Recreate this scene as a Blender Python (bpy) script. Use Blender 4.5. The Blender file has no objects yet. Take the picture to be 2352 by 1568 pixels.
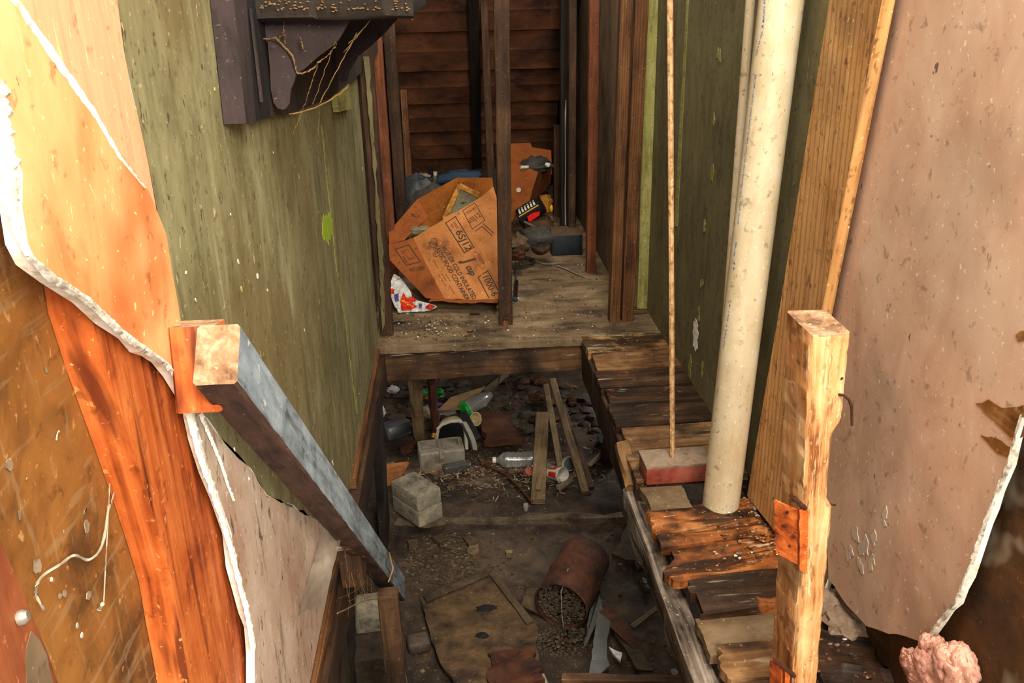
import bpy, bmesh, math, random
from mathutils import Vector, Matrix, noise
random.seed(7)
C = bpy.context.scene
# ---------------------------------------------------------------- camera (solved from the vanishing points)
f = 2055.7
RW = Matrix(((0.99761475, 0.04306489, -0.05394643), (-0.06596603, 0.36462047, -0.92881666), (-0.02032941, 0.93015984, 0.36659158)))
CAM = Vector((0, 0, 1.2))
cd = bpy.data.cameras.new('camera'); cam = bpy.data.objects.new('camera', cd); C.collection.objects.link(cam)
cd.sensor_width = 36; cd.lens = f/2352*36; cd.clip_start = .02
cam.matrix_world = Matrix.Translation(CAM) @ RW.to_4x4()
C.camera = cam
# ---------------------------------------------------------------- light and exposure
w = bpy.data.worlds.new('world'); C.world = w; w.use_nodes = True
w.node_tree.nodes['Background'].inputs[0].default_value = (1.0, .93, .82, 1)
w.node_tree.nodes['Background'].inputs[1].default_value = .62
def area(name, loc, tgt, size, e, col):
    l = bpy.data.lights.new(name, 'AREA'); l.size = size; l.energy = e; l.color = col
    o = bpy.data.objects.new(name, l); C.collection.objects.link(o); o.location = loc
    o.rotation_euler = (Vector(tgt)-Vector(loc)).to_track_quat('-Z', 'Y').to_euler(); return o
area('doorway_daylight', (.62, -1.0, 1.95), (.1, 1.8, .3), .8, 88, (1, .93, .80))
area('room_daylight', (.2, .5, 3.0), (.15, 2.6, -.2), 1.0, 64, (1, .94, .84))
area('alcove_daylight', (.5, 3.5, 2.1), (.1, 4.2, 0), .6, 16, (1, .90, .76))  # added fill lamp that brightens the back alcove, no such source there
area('crawl_vent_daylight', (.95, 3.9, -.12), (-.1, 3.7, -.7), .25, 3.0, (1, .95, .86))  # unseen lamp added to lift the crawl space, not a known vent
C.view_settings.view_transform = 'Standard'; C.view_settings.look = 'None'
C.view_settings.exposure = .45; C.view_settings.gamma = 1; C.view_settings.use_curve_mapping = False
# ---------------------------------------------------------------- projection helpers
def ray(px, py): return RW @ Vector(((px-1176)/f, -(py-784)/f, -1))
def P(px, py, ax, v):
    r = ray(px, py); i = 'xyz'.index(ax); return CAM + r*((v-CAM[i])/r[i])
XL, XR = -.315, .731
def V(px, py, Y): return P(px, py, 'y', Y)
def F(px, py): return P(px, py, 'z', 0)
def LW(px, py, d=0): return P(px, py, 'x', XL+d)
def RWl(px, py, d=0): return P(px, py, 'x', XR-d)
def sm(a, b, x):
    t = min(1, max(0, (x-a)/(b-a))); return t*t*(3-2*t)
def nz(x, y, s=1, z=0): return noise.noise(Vector((x*s, y*s, z)))
def gz(x, y):
    z = -.75 + .018*nz(x, y, 9) + .008*nz(x, y, 31, 4)
    z += .05*sm(2.98, 3.06, y + .05*x) - .015*sm(3.1, 3.3, y)
    z += .30*sm(4.0, 5.3, y) + .05*nz(x, y, 3, 2)*sm(3.9, 4.3, y)
    z += .03*sm(.25, 0, math.hypot(x+.05, (y-2.85)*1.2))
    return z
def G(px, py, up=0):
    z = -.75
    for i in range(12):
        p = P(px, py, 'z', z); z = z*.5 + .5*gz(p.x, p.y)
    p = P(px, py, 'z', z); p.z = gz(p.x, p.y) + up; return p
def dep(p):
    return -(RW.transposed() @ (p-CAM)).z
def sz(n, p): return n/f*dep(p)
# ---------------------------------------------------------------- materials
def rgb(r, g, b):
    def l(c):
        c /= 255; return c/12.92 if c <= .04045 else ((c+.055)/1.055)**2.4
    return (l(r), l(g), l(b), 1)
def mat(name, cols, vec=(8, 8), ps=5, rough=.8, bump=.3, metal=0, dark=None, light=None, trans=0, spec=.3, patch=.5, lines=0):
    m = bpy.data.materials.new(name); m.use_nodes = True; nt = m.node_tree; N = nt.nodes; L = nt.links
    b = N['Principled BSDF']; b.inputs['Roughness'].default_value = rough; b.inputs['Metallic'].default_value = metal
    b.inputs['Specular IOR Level'].default_value = spec
    if trans: b.inputs['Transmission Weight'].default_value = trans
    uv = N.new('ShaderNodeUVMap'); oi = N.new('ShaderNodeObjectInfo')
    ad = N.new('ShaderNodeVectorMath'); ad.operation = 'ADD'
    mu = N.new('ShaderNodeMath'); mu.operation = 'MULTIPLY'; mu.inputs[1].default_value = 17
    L.new(oi.outputs['Random'], mu.inputs[0]); L.new(uv.outputs[0], ad.inputs[0]); L.new(mu.outputs[0], ad.inputs[1])
    def nse(sc, det=6, mapsc=None, dis=0, off=0):
        n = N.new('ShaderNodeTexNoise'); n.inputs['Scale'].default_value = sc; n.inputs['Detail'].default_value = det
        n.inputs['Distortion'].default_value = dis; n.inputs['Roughness'].default_value = .62
        mp = N.new('ShaderNodeMapping'); mp.inputs['Location'].default_value = (off, off*1.7, 0)
        if mapsc: mp.inputs['Scale'].default_value = (mapsc[0], mapsc[1], 1)
        L.new(ad.outputs[0], mp.inputs[0]); L.new(mp.outputs[0], n.inputs['Vector']); return n.outputs['Fac']
    a = nse(1, 8, vec, .6); c = nse(ps, 5, None, .4, 3)
    mx = N.new('ShaderNodeMix'); mx.inputs[0].default_value = patch; L.new(a, mx.inputs[2]); L.new(c, mx.inputs[3])
    fac = mx.outputs[0]
    cr = N.new('ShaderNodeValToRGB'); L.new(fac, cr.inputs[0]); e = cr.color_ramp.elements
    n = len(cols)
    for i, col in enumerate(cols):
        pos = .38 + .24*i/max(1, n-1)
        if i < 2: e[i].position = pos; e[i].color = rgb(*col)
        else: x = e.new(pos); x.color = rgb(*col)
    if n == 1: e[1].color = rgb(*cols[0]); e[1].position = 1
    out = cr.outputs[0]
    def over(col, fs, lo, hi, amt, o, vs=None):
        nonlocal out
        s = nse(fs, 3, vs, .3, o); r = N.new('ShaderNodeMapRange'); r.inputs[1].default_value = lo; r.inputs[2].default_value = hi
        r.inputs[4].default_value = amt; L.new(s, r.inputs[0])
        k = N.new('ShaderNodeMix'); k.data_type = 'RGBA'; L.new(r.outputs[0], k.inputs[0]); L.new(out, k.inputs[6]); k.inputs[7].default_value = rgb(*col); out = k.outputs[2]
    if lines:   # ring grain of sawn softwood
        wv = N.new('ShaderNodeTexWave'); wv.bands_direction = 'Y'; wv.inputs['Scale'].default_value = lines
        wv.inputs['Distortion'].default_value = 9; wv.inputs['Detail'].default_value = 2; wv.inputs['Detail Scale'].default_value = .25
        mp = N.new('ShaderNodeMapping'); mp.inputs['Scale'].default_value = (.5, 3, 1); L.new(ad.outputs[0], mp.inputs[0]); L.new(mp.outputs[0], wv.inputs[0])
        r = N.new('ShaderNodeMapRange'); r.inputs[1].default_value = .35; r.inputs[2].default_value = 0; r.inputs[4].default_value = .55; L.new(wv.outputs['Fac'], r.inputs[0])
        k = N.new('ShaderNodeMix'); k.data_type = 'RGBA'; L.new(r.outputs[0], k.inputs[0]); L.new(out, k.inputs[6]); k.inputs[7].default_value = rgb(*cols[0]); out = k.outputs[2]
    for o in (dark or []): over(*o)
    for o in (light or []): over(*o)
    if len(cols) > 2:
        over(tuple(int(c*.35) for c in cols[0]), 38, .61, .70, .4, 41); over(tuple(min(255, int(c*1.25+18)) for c in cols[-1]), 90, .64, .70, .45, 47)
    L.new(out, b.inputs['Base Color'])
    bp = N.new('ShaderNodeBump'); bp.inputs['Strength'].default_value = bump; bp.inputs['Distance'].default_value = .006
    L.new(fac, bp.inputs['Height']); L.new(bp.outputs[0], b.inputs['Normal'])
    return m
SP = lambda c, o=9, a=.8: (c, 130, .66, .70, a, o)          # fine specks
MT = {}
def dm(key, *a, **k): MT[key] = mat(key, *a, **k); return MT[key]
dm('pale_scuff', [(186, 166, 146), (206, 190, 170)], ps=30)
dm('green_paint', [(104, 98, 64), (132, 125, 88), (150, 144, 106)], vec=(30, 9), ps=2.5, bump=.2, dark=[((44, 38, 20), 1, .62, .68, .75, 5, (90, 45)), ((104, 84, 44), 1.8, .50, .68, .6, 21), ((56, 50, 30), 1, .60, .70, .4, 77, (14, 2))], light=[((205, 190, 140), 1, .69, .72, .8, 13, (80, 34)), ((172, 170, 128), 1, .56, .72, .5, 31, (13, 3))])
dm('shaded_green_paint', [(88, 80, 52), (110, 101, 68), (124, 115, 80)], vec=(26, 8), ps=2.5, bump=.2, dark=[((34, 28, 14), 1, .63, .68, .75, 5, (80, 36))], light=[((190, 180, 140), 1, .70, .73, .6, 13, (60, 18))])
dm('pale_green_paint', [(110, 104, 52), (150, 144, 80), (172, 164, 100)], vec=(8, 60), dark=[SP((60, 50, 24))])
dm('pink_paint', [(176, 142, 118), (196, 168, 146), (212, 192, 172)], vec=(12, 6), ps=3, bump=.2, dark=[((80, 58, 40), 1, .64, .69, .8, 5, (60, 26)), ((120, 96, 70), 2.5, .54, .68, .5, 25), ((90, 70, 50), 1, .60, .66, .5, 55, (50, 6))], light=[((225, 210, 190), 1, .68, .73, .7, 13, (60, 14))])
dm('pale_pink_paint', [(185, 148, 122), (207, 170, 143), (218, 189, 163)], vec=(9, 5), ps=2.2, bump=.15, dark=[((70, 48, 34), 1, .70, .73, .8, 5, (40, 18)), ((140, 118, 98), 2.4, .52, .66, .45, 65), ((100, 74, 52), 1, .67, .71, .6, 88, (90, 60))], light=[((235, 225, 205), 1, .72, .76, .6, 13, (60, 14))])
dm('peach_paint', [(206, 124, 70), (226, 156, 98), (234, 172, 114), (238, 184, 128)], vec=(20, 6), ps=3, patch=.65, dark=[((196, 96, 36), 3.2, .57, .72, .75, 5), ((120, 60, 20), 1, .69, .73, .7, 29, (80, 40))], light=[((250, 215, 150), 1, .68, .72, .6, 13, (120, 30))])
dm('peach_paint_smooth', [(214, 146, 106), (228, 162, 120), (234, 170, 128)], vec=(60, 5), ps=3, dark=[((120, 60, 20), 1, .69, .73, .6, 29, (80, 40))], light=[((250, 215, 160), 1, .66, .71, .7, 13, (130, 9))])
dm('plaster', [(225, 205, 170), (250, 244, 230), (252, 250, 242)], vec=(60, 60), ps=30, bump=.5)
dm('grey_plaster', [(120, 108, 90), (205, 196, 180), (240, 234, 222)], vec=(60, 60), ps=30, bump=.6)
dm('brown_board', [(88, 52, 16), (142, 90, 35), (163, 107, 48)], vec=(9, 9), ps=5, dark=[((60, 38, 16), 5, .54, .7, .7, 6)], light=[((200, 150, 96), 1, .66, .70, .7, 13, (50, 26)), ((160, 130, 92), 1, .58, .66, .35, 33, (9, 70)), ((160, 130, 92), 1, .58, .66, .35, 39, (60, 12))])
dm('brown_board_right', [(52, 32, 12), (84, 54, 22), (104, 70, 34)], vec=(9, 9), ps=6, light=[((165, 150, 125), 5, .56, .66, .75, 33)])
dm('orange_wood', [(110, 44, 12), (172, 80, 28), (198, 104, 46), (214, 128, 66)], vec=(4, 60), ps=6, rough=.6, dark=[((80, 26, 8), 1, .58, .68, .8, 7, (4, 24))], light=[((240, 190, 120), 1, .70, .74, .6, 13, (70, 70))])
dm('red_wood', [(92, 44, 22), (136, 72, 40), (150, 84, 50)], vec=(4, 40), ps=5, rough=.6)
dm('sawn_wood', [(128, 84, 42), (186, 134, 78), (202, 152, 94), (212, 166, 108)], vec=(3, 40), ps=3, lines=5, dark=[((84, 50, 24), 1, .58, .70, .7, 8, (40, 60)), ((84, 58, 34), 2, .60, .70, .5, 40)])
dm('pale_post_wood', [(130, 74, 34), (196, 136, 82), (214, 162, 108), (232, 192, 140)], vec=(5, 80), ps=7, dark=[((110, 64, 34), 1, .58, .68, .7, 8, (22, 50)), ((90, 70, 52), 6, .62, .7, .6, 44)], light=[((250, 226, 176), 1, .62, .70, .7, 18, (12, 90))], bump=.8)
dm('end_grain', [(96, 66, 44), (150, 116, 84), (190, 160, 128)], vec=(60, 60), ps=20, dark=[((150, 70, 24), 18, .6, .66, .7, 3)])
dm('dark_stud', [(30, 18, 9), (52, 33, 18), (64, 42, 25), (84, 58, 36)], vec=(5, 60), ps=4, dark=[SP((24, 14, 8))])
dm('black_stud', [(16, 11, 7), (28, 20, 13), (40, 30, 20)], vec=(5, 50), ps=4, light=[((120, 105, 90), 1, .71, .74, .6, 3, (60, 60))])
dm('brown_stud', [(48, 27, 12), (88, 54, 27), (106, 68, 36), (124, 84, 48)], vec=(4, 60), ps=4, lines=12)
dm('red_stud', [(66, 34, 18), (106, 58, 32), (128, 74, 42)], vec=(4, 50), ps=4)
dm('grey_panel', [(76, 60, 42), (110, 90, 66), (124, 104, 80)], vec=(20, 8), ps=5, light=[SP((130, 115, 90), 3, .5)])
dm('lap_board', [(48, 25, 14), (77, 45, 26), (93, 55, 32), (112, 69, 43)], vec=(5, 12), ps=4, patch=.7, dark=[((36, 20, 10), 3.5, .58, .70, .6, 7)])
dm('beam_wood', [(30, 19, 11), (62, 42, 26), (82, 56, 35), (104, 74, 48)], vec=(4, 50), ps=4, dark=[((18, 10, 6), 3, .55, .66, .7, 7)], light=[((190, 170, 140), 1, .63, .70, .75, 18, (4, 60)), ((140, 76, 30), 2.4, .64, .72, .6, 50)])
dm('floor_boards', [(50, 36, 23), (94, 76, 54), (116, 96, 70), (138, 118, 90)], vec=(4, 22), ps=4, patch=.6, dark=[((34, 22, 12), 3, .56, .66, .7, 7)], light=[((180, 165, 140), 1, .67, .72, .6, 18, (60, 90))])
dm('rot_tan', [(30, 17, 8), (122, 84, 46), (160, 120, 74), (186, 150, 102)], vec=(3, 26), ps=6, rough=.5, bump=1, dark=[((26, 16, 9), 5, .48, .6, .85, 7)], light=[((236, 220, 184), 1, .60, .70, .65, 18, (4, 22))])
dm('rot_dark', [(15, 10, 6), (40, 26, 16), (64, 42, 26), (96, 68, 44)], vec=(3, 30), ps=5, rough=.45, bump=1, light=[((205, 192, 166), 1, .64, .72, .6, 18, (4, 26)), ((150, 84, 36), 11, .65, .7, .7, 50)])
dm('rot_brown', [(26, 15, 8), (88, 58, 33), (118, 84, 50), (148, 112, 74)], vec=(3, 26), ps=6, rough=.55, bump=1, dark=[((24, 15, 9), 5, .52, .62, .8, 7)], light=[((205, 188, 156), 1, .65, .73, .6, 18, (4, 24))])
dm('rot_orange', [(30, 16, 8), (108, 60, 26), (160, 92, 42), (196, 140, 88)], vec=(5, 14), ps=7, rough=.5, bump=1, dark=[((20, 12, 7), 5.5, .45, .55, .9, 7), ((20, 12, 7), 1, .55, .62, .8, 17, (4, 30))], light=[((240, 216, 176), 1, .62, .70, .7, 18, (5, 20))])
dm('worn_ply', [(67, 49, 31), (103, 82, 57), (122, 101, 75)], vec=(5, 14), ps=5, dark=[((44, 28, 14), 4, .6, .72, .6, 7)])
dm('silver_wood', [(34, 24, 17), (84, 72, 60), (122, 108, 94), (160, 146, 130)], vec=(4, 70), ps=5, bump=1, dark=[((36, 22, 12), 1, .56, .66, .8, 7, (4, 40))])
dm('blue_grey_paint', [(69, 71, 70), (111, 120, 125), (134, 146, 153), (159, 170, 172)], vec=(6, 40), ps=7, dark=[((80, 54, 40), 1, .62, .72, .75, 7, (7, 50))], light=[((206, 206, 196), 1, .67, .72, .7, 18, (30, 60))])
dm('under_wood', [(42, 28, 22), (74, 52, 42), (94, 66, 52)], vec=(10, 40), ps=8, light=[((190, 120, 70), 9, .65, .69, .6, 18)])
dm('purple_brown_paint', [(31, 23, 21), (47, 36, 34), (54, 41, 40), (63, 48, 44)], vec=(40, 8), ps=5, light=[SP((150, 120, 80), 3, .4)])
dm('black_paint', [(11, 8, 7), (19, 15, 13), (26, 21, 18)], vec=(40, 8), ps=5)
dm('cobweb', [(104, 78, 44), (136, 104, 62)], ps=20)
dm('web_pale', [(150, 140, 120), (190, 178, 155)], ps=20)
dm('dirt', [(25, 18, 12), (45, 34, 25), (59, 45, 33), (79, 65, 48)], vec=(18, 18), ps=5, bump=1, dark=[((20, 14, 9), 3, .55, .68, .7, 7)], light=[SP((120, 102, 74), 3, .7), ((86, 70, 54), 3, .56, .7, .5, 61)])
dm('gravel', [(56, 43, 27), (102, 84, 59), (128, 110, 83)], ps=40)
dm('straw', [(82, 64, 46), (135, 113, 88), (171, 151, 124)], ps=40)
dm('concrete', [(84, 76, 64), (122, 114, 98), (140, 130, 112), (164, 152, 128)], vec=(30, 30), ps=12, bump=.6, dark=[SP((70, 60, 44))])
dm('slab_dust', [(44, 34, 25), (82, 68, 53), (104, 88, 70), (128, 112, 92)], vec=(9, 12), ps=6, bump=1, dark=[((34, 25, 18), 2.6, .5, .62, .75, 7)])
dm('dark_stone', [(40, 32, 25), (64, 52, 42), (83, 69, 56)], vec=(20, 20), ps=9)
dm('flat_stone', [(37, 28, 18), (66, 52, 35), (83, 68, 45)], vec=(14, 14), ps=7)
dm('foundation', [(24, 17, 12), (44, 33, 24), (61, 47, 35)], vec=(10, 10), ps=4)
dm('pitch', [(10, 8, 6), (18, 13, 9)], ps=4)
dm('brick_red', [(112, 44, 32), (146, 66, 50), (124, 96, 80)], vec=(20, 20), ps=10)
dm('brick_dust', [(104, 84, 66), (134, 112, 92), (148, 126, 106)], vec=(30, 30), ps=10)
dm('pvc', [(186, 166, 130), (204, 186, 152), (214, 200, 170)], vec=(5, 20), ps=8, rough=.3, spec=.8, bump=.05, dark=[((126, 92, 54), 1, .655, .69, .7, 5, (70, 110)), ((190, 164, 120), 3, .54, .7, .5, 25)])
dm('blue_ink', [(26, 100, 170)]); dm('teal_ink', [(90, 150, 130)])
dm('rod_metal', [(120, 84, 50), (180, 140, 96), (200, 168, 124)], vec=(40, 40), ps=60, rough=.5)
dm('rust', [(90, 34, 10), (164, 74, 22), (196, 96, 36), (220, 130, 60)], vec=(40, 40), ps=20, bump=.8, dark=[SP((60, 22, 10))])
dm('dull_rust', [(32, 15, 7), (65, 32, 15), (84, 46, 23)], vec=(20, 20), ps=9, bump=.8)
dm('cardboard', [(117, 66, 24), (151, 92, 43), (165, 103, 52), (172, 113, 60)], vec=(8, 8), ps=6, bump=.1, dark=[((120, 66, 26), 4, .6, .7, .5, 5)])
dm('cardboard_inside', [(112, 60, 10), (142, 78, 16), (156, 88, 22)], vec=(8, 8), ps=6, bump=.1)
dm('cardboard_dark', [(104, 51, 14), (133, 69, 24), (145, 81, 31)], vec=(8, 8), ps=6, bump=.1)
dm('old_cardboard', [(31, 21, 13), (62, 45, 26), (81, 60, 37), (99, 76, 49)], vec=(14, 14), ps=6, bump=.8, dark=[((22, 15, 9), 4, .56, .66, .8, 5)])
dm('tan_sheet', [(104, 78, 48), (128, 100, 66), (138, 110, 76)], ps=8, bump=.1, dark=[SP((80, 56, 32))])
dm('ink', [(52, 42, 34)]); dm('brown_ink', [(100, 52, 36)])
dm('gold_frame', [(124, 74, 20), (176, 118, 44), (200, 146, 70)], vec=(40, 40), ps=30)
dm('grey_canvas', [(84, 78, 56), (112, 104, 78), (126, 118, 92)], vec=(20, 20), ps=10)
dm('white_film', [(150, 146, 140), (190, 188, 182), (205, 204, 200)], vec=(20, 20), ps=20, rough=.4, spec=.5)
dm('red_print', [(176, 30, 14), (206, 44, 22)], ps=10, rough=.4); dm('yellow_print', [(200, 150, 20), (220, 170, 30)], ps=10, rough=.4)
dm('blue_print', [(60, 60, 120), (80, 80, 140)], ps=10)
dm('bright_red', [(210, 20, 20), (230, 40, 36)], ps=10, rough=.3)
dm('mustard', [(120, 74, 14), (160, 104, 24)], ps=10); dm('white_mark', [(190, 186, 170)])
dm('dark_grey', [(36, 32, 28), (54, 50, 44), (66, 60, 52)], vec=(14, 14), ps=10)
dm('slate_plastic', [(37, 39, 44), (52, 54, 59), (64, 66, 69)], vec=(30, 30), ps=14, rough=.5, dark=[SP((96, 88, 78), 3, .6)])
dm('black_plastic', [(12, 12, 13), (22, 22, 24)], ps=10, rough=.35, spec=.5)
dm('navy_tin', [(16, 20, 26), (26, 32, 40), (38, 42, 46)], vec=(30, 8), ps=10, rough=.5)
dm('dusty_top', [(64, 48, 34), (84, 66, 48), (96, 78, 58)], ps=10)
dm('dusty_plastic', [(96, 88, 76), (128, 120, 106), (142, 134, 120)], vec=(20, 20), ps=10, rough=.5, dark=[((74, 60, 42), 5, .56, .68, .7, 5)])
dm('cream_plastic', [(150, 132, 92), (184, 166, 124), (196, 180, 142)], ps=10, rough=.4)
dm('off_white', [(160, 152, 134), (190, 184, 168), (204, 200, 186)], ps=10, rough=.4)
dm('lilac', [(120, 108, 150), (144, 132, 172)], ps=10); dm('purple', [(74, 44, 110), (96, 60, 130)], ps=10)
dm('green_film', [(12, 60, 18), (24, 100, 36), (40, 130, 56)], ps=20, rough=.3); dm('green_plastic', [(10, 120, 30), (20, 160, 44)], ps=10, rough=.2, spec=.7)
dm('clear_plastic', [(150, 150, 145), (190, 190, 184)], ps=20, rough=.15, trans=.75, spec=.6, bump=.3)
dm('dusty_glass', [(77, 78, 72), (105, 106, 100)], ps=14, rough=.25, trans=.5, spec=.6)
dm('blue_cloth', [(26, 42, 60), (44, 64, 84)], ps=10); dm('bark', [(37, 20, 10), (71, 40, 22), (90, 54, 32)], vec=(6, 30), ps=8, bump=1)
dm('grey_stick', [(70, 60, 46), (104, 92, 74), (120, 106, 86)], vec=(4, 50), ps=8)
dm('plank_wood', [(70, 54, 36), (104, 84, 58), (118, 96, 68), (134, 112, 82)], vec=(4, 50), ps=6, dark=[SP((54, 38, 24))])
dm('insulation', [(150, 96, 78), (206, 150, 128), (222, 178, 158)], vec=(26, 26), ps=14, bump=1, rough=1, dark=[((120, 88, 64), 9, .52, .66, .8, 5)])
dm('steel', [(130, 120, 104), (170, 160, 144)], ps=20, metal=.6, rough=.4)
dm('ply_orange', [(120, 70, 34), (154, 98, 54), (168, 114, 68)], vec=(5, 30), ps=6)
# ---------------------------------------------------------------- mesh builder
def curvy(pts, k=5):
    o = []; n = len(pts)
    for i in range(n-1):
        p0, p1, p2, p3 = pts[max(0, i-1)], pts[i], pts[i+1], pts[min(n-1, i+2)]
        for j in range(k):
            t = j/k; o.append(tuple(.5*(2*p1[a]+(p2[a]-p0[a])*t+(2*p0[a]-5*p1[a]+4*p2[a]-p3[a])*t*t+(3*p1[a]-p0[a]-3*p2[a]+p3[a])*t**3) for a in range(2)))
    return o+[pts[-1]]
class MB:
    def __init__(s): s.v = []; s.f = []; s.uv = []; s.mi = []
    def add(s, vs, fs, uvs=None, mi=0):
        b = len(s.v); s.v += [Vector(v) for v in vs]
        for k, q in enumerate(fs):
            s.f.append([b+i for i in q]); s.mi.append(mi)
            if uvs: s.uv.append(uvs[k])
            else:
                p = [Vector(vs[i]) for i in q]; n = Vector((0, 0, 0))
                for i in range(len(p)): n += p[i].cross(p[(i+1) % len(p)])
                a = max(range(3), key=lambda i: abs(n[i])); i, j = [(1, 2), (0, 2), (0, 1)][a]
                s.uv.append([(x[i], x[j]) for x in p])
        return s
    def beam(s, p0, p1, w, t, side=(1, 0, 0), n=14, jit=.0, cham=.06, rag=0, mi=0, mi_end=None, taper=1):
        p0, p1 = Vector(p0), Vector(p1); ax = (p1-p0); L = ax.length; ax.normalize()
        sd = Vector(side); sd = (sd - ax*sd.dot(ax)).normalized(); up = ax.cross(sd)
        a, b = w/2, t/2; c = cham*min(w, t)
        prof = [(-a+c, -b), (a-c, -b), (a, -b+c), (a, b-c), (a-c, b), (-a+c, b), (-a, b-c), (-a, -b+c)]
        per = [0]; 
        for i in range(8): q, r = prof[i], prof[(i+1) % 8]; per.append(per[-1]+math.hypot(q[0]-r[0], q[1]-r[1]))
        sd0 = random.random()*90; vs = []
        for i in range(n+1):
            u = i/n; k = 1+(taper-1)*u
            for j, (x, y) in enumerate(prof):
                d = 1 + jit*noise.noise(Vector((u*L*9, j*.9, sd0)))*2
                e = rag*noise.noise(Vector((j*1.7, i*3.1, sd0)))*(1 if i in (0, n) else 0)
                vs.append(p0+ax*(L*u+e)+sd*x*k*d+up*y*k*d)
        fs, us = [], []
        for i in range(n):
            for j in range(8):
                j2 = (j+1) % 8; fs.append([i*8+j, i*8+j2, (i+1)*8+j2, (i+1)*8+j])
                u0, u1 = L*i/n, L*(i+1)/n; us.append([(u0, per[j]), (u0, per[j+1]), (u1, per[j+1]), (u1, per[j])])
        s.add(vs, fs, us, mi)
        s.add([vs[j] for j in range(8)], [[7-j for j in range(8)]], [[prof[7-j] for j in range(8)]], mi if mi_end is None else mi_end)
        s.add([vs[n*8+j] for j in range(8)], [list(range(8))], [prof], mi if mi_end is None else mi_end)
        return s
    def prism(s, poly, d, mi=0, mi_edge=None, rough=0, step=None):
        d = Vector(d); poly = [Vector(p) for p in poly]
        if step:
            q = []
            nrm = d.normalized()
            for i in range(len(poly)):
                a, b = poly[i], poly[(i+1) % len(poly)]; L = (b-a).length; k = max(1, int(L/step)); pr = (b-a).normalized().cross(nrm)
                for j in range(k):
                    u = a.lerp(b, j/k); q.append(u + pr*rough*(noise.noise(u*37)*1.4+noise.noise(u*120)) if j or rough else u)
            poly = q
        n = len(poly); vs = poly+[p+d for p in poly]
        s.add(vs, [list(range(n))[::-1], list(range(n, 2*n))], mi=mi)
        s.add(vs, [[i, (i+1) % n, (i+1) % n+n, i+n] for i in range(n)], mi=mi if mi_edge is None else mi_edge)
        return s
    def slab(s, c, th, nx=20, ny=6, amp=.004, fr=12, rag=0, mi=0, seed=0, along=True):
        # c = four corners (00,10,11,01) of the top; grain runs 00->10
        c = [Vector(p) for p in c]; nr = (c[1]-c[0]).cross(c[3]-c[0]).normalized()
        if nr.z < 0: nr = -nr
        L = (c[1]-c[0]).length; W = (c[3]-c[0]).length; ex = (c[1]-c[0]).normalized(); vs = []
        for i in range(nx+1):
            for j in range(ny+1):
                u, v = i/nx, j/ny; p = c[0].lerp(c[1], u).lerp(c[3].lerp(c[2], u), v)
                q = noise.noise(Vector((u*L*fr*.35, v*W*fr*1.3, seed)))+.5*noise.noise(Vector((u*L*fr, v*W*fr*2.4, seed+5)))
                e = 0
                if i == 0 or i == nx: e = rag*(noise.noise(Vector((v*W*14, i, seed)))*1.6+noise.noise(Vector((v*W*75, i, seed)))*.45)
                vs.append(p+nr*amp*q+ex*e)
        b = len(vs); vs += [p-nr*th for p in vs]; m = ny+1; I = lambda i, j: i*m+j; fs, us = [], []
        U = lambda i, j: (L*i/nx, W*j/ny)
        for i in range(nx):
            for j in range(ny):
                q = [(i, j), (i+1, j), (i+1, j+1), (i, j+1)]; fs.append([I(*k) for k in q]); us.append([U(*k) for k in q])
                fs.append([b+I(*k) for k in q[::-1]]); us.append([U(*k) for k in q[::-1]])
        for i in range(nx):
            for j, o in ((0, 1), (ny, -1)):
                q = [I(i, j), I(i, j)+b, I(i+1, j)+b, I(i+1, j)][::o]; fs.append(q); x0, x1 = L*i/nx, L*(i+1)/nx
                us.append([(x0, 0), (x0, th), (x1, th), (x1, 0)][::o])
        for j in range(ny):
            for i, o in ((0, -1), (nx, 1)):
                q = [I(i, j), I(i, j)+b, I(i, j+1)+b, I(i, j+1)][::o]; fs.append(q); x0, x1 = W*j/ny, W*(j+1)/ny
                us.append([(0, x0), (th, x0), (th, x1), (0, x1)][::o])
        return s.add(vs, fs, us, mi)
    def lathe(s, o, ax, prof, seg=20, mi=0, squash=1, side=(1, .3, .2), jit=0):
        o = Vector(o); ax = Vector(ax).normalized(); sd = Vector(side); sd = (sd-ax*sd.dot(ax)).normalized(); up = ax.cross(sd)
        vs, fs, us = [], [], []; l = 0
        for i, (r, h) in enumerate(prof):
            for j in range(seg):
                a = 2*math.pi*j/seg; k = 1+jit*noise.noise(Vector((math.cos(a)*2, math.sin(a)*2, h*20)))
                vs.append(o+ax*h+(sd*math.cos(a)*r+up*math.sin(a)*r*squash)*k)
        for i in range(len(prof)-1):
            d = math.hypot(prof[i+1][0]-prof[i][0], prof[i+1][1]-prof[i][1]); R = max(prof[i][0], prof[i+1][0])
            for j in range(seg):
                j2 = (j+1) % seg; fs.append([i*seg+j, i*seg+j2, (i+1)*seg+j2, (i+1)*seg+j])
                x0, x1 = 6.283*R*j/seg, 6.283*R*(j+1)/seg; us.append([(l, x0), (l, x1), (l+d, x1), (l+d, x0)])
            l += d
        return s.add(vs, fs, us, mi)
    def tube(s, pts, r, seg=7, mi=0, rn=0):
        pts = [Vector(p) for p in pts]; vs, fs = [], []
        for i, p in enumerate(pts):
            d = (pts[min(i+1, len(pts)-1)]-pts[max(i-1, 0)]).normalized()
            a = d.cross(Vector((.31, .2, .93))).normalized(); b = d.cross(a); rr = (r[i] if isinstance(r, list) else r)*(1+rn*nz(i, 0, .7, r if not isinstance(r, list) else 0))
            for j in range(seg): t = 6.2832*j/seg; vs.append(p+a*math.cos(t)*rr+b*math.sin(t)*rr)
        for i in range(len(pts)-1):
            for j in range(seg): fs.append([i*seg+j, i*seg+(j+1) % seg, (i+1)*seg+(j+1) % seg, (i+1)*seg+j])
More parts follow.
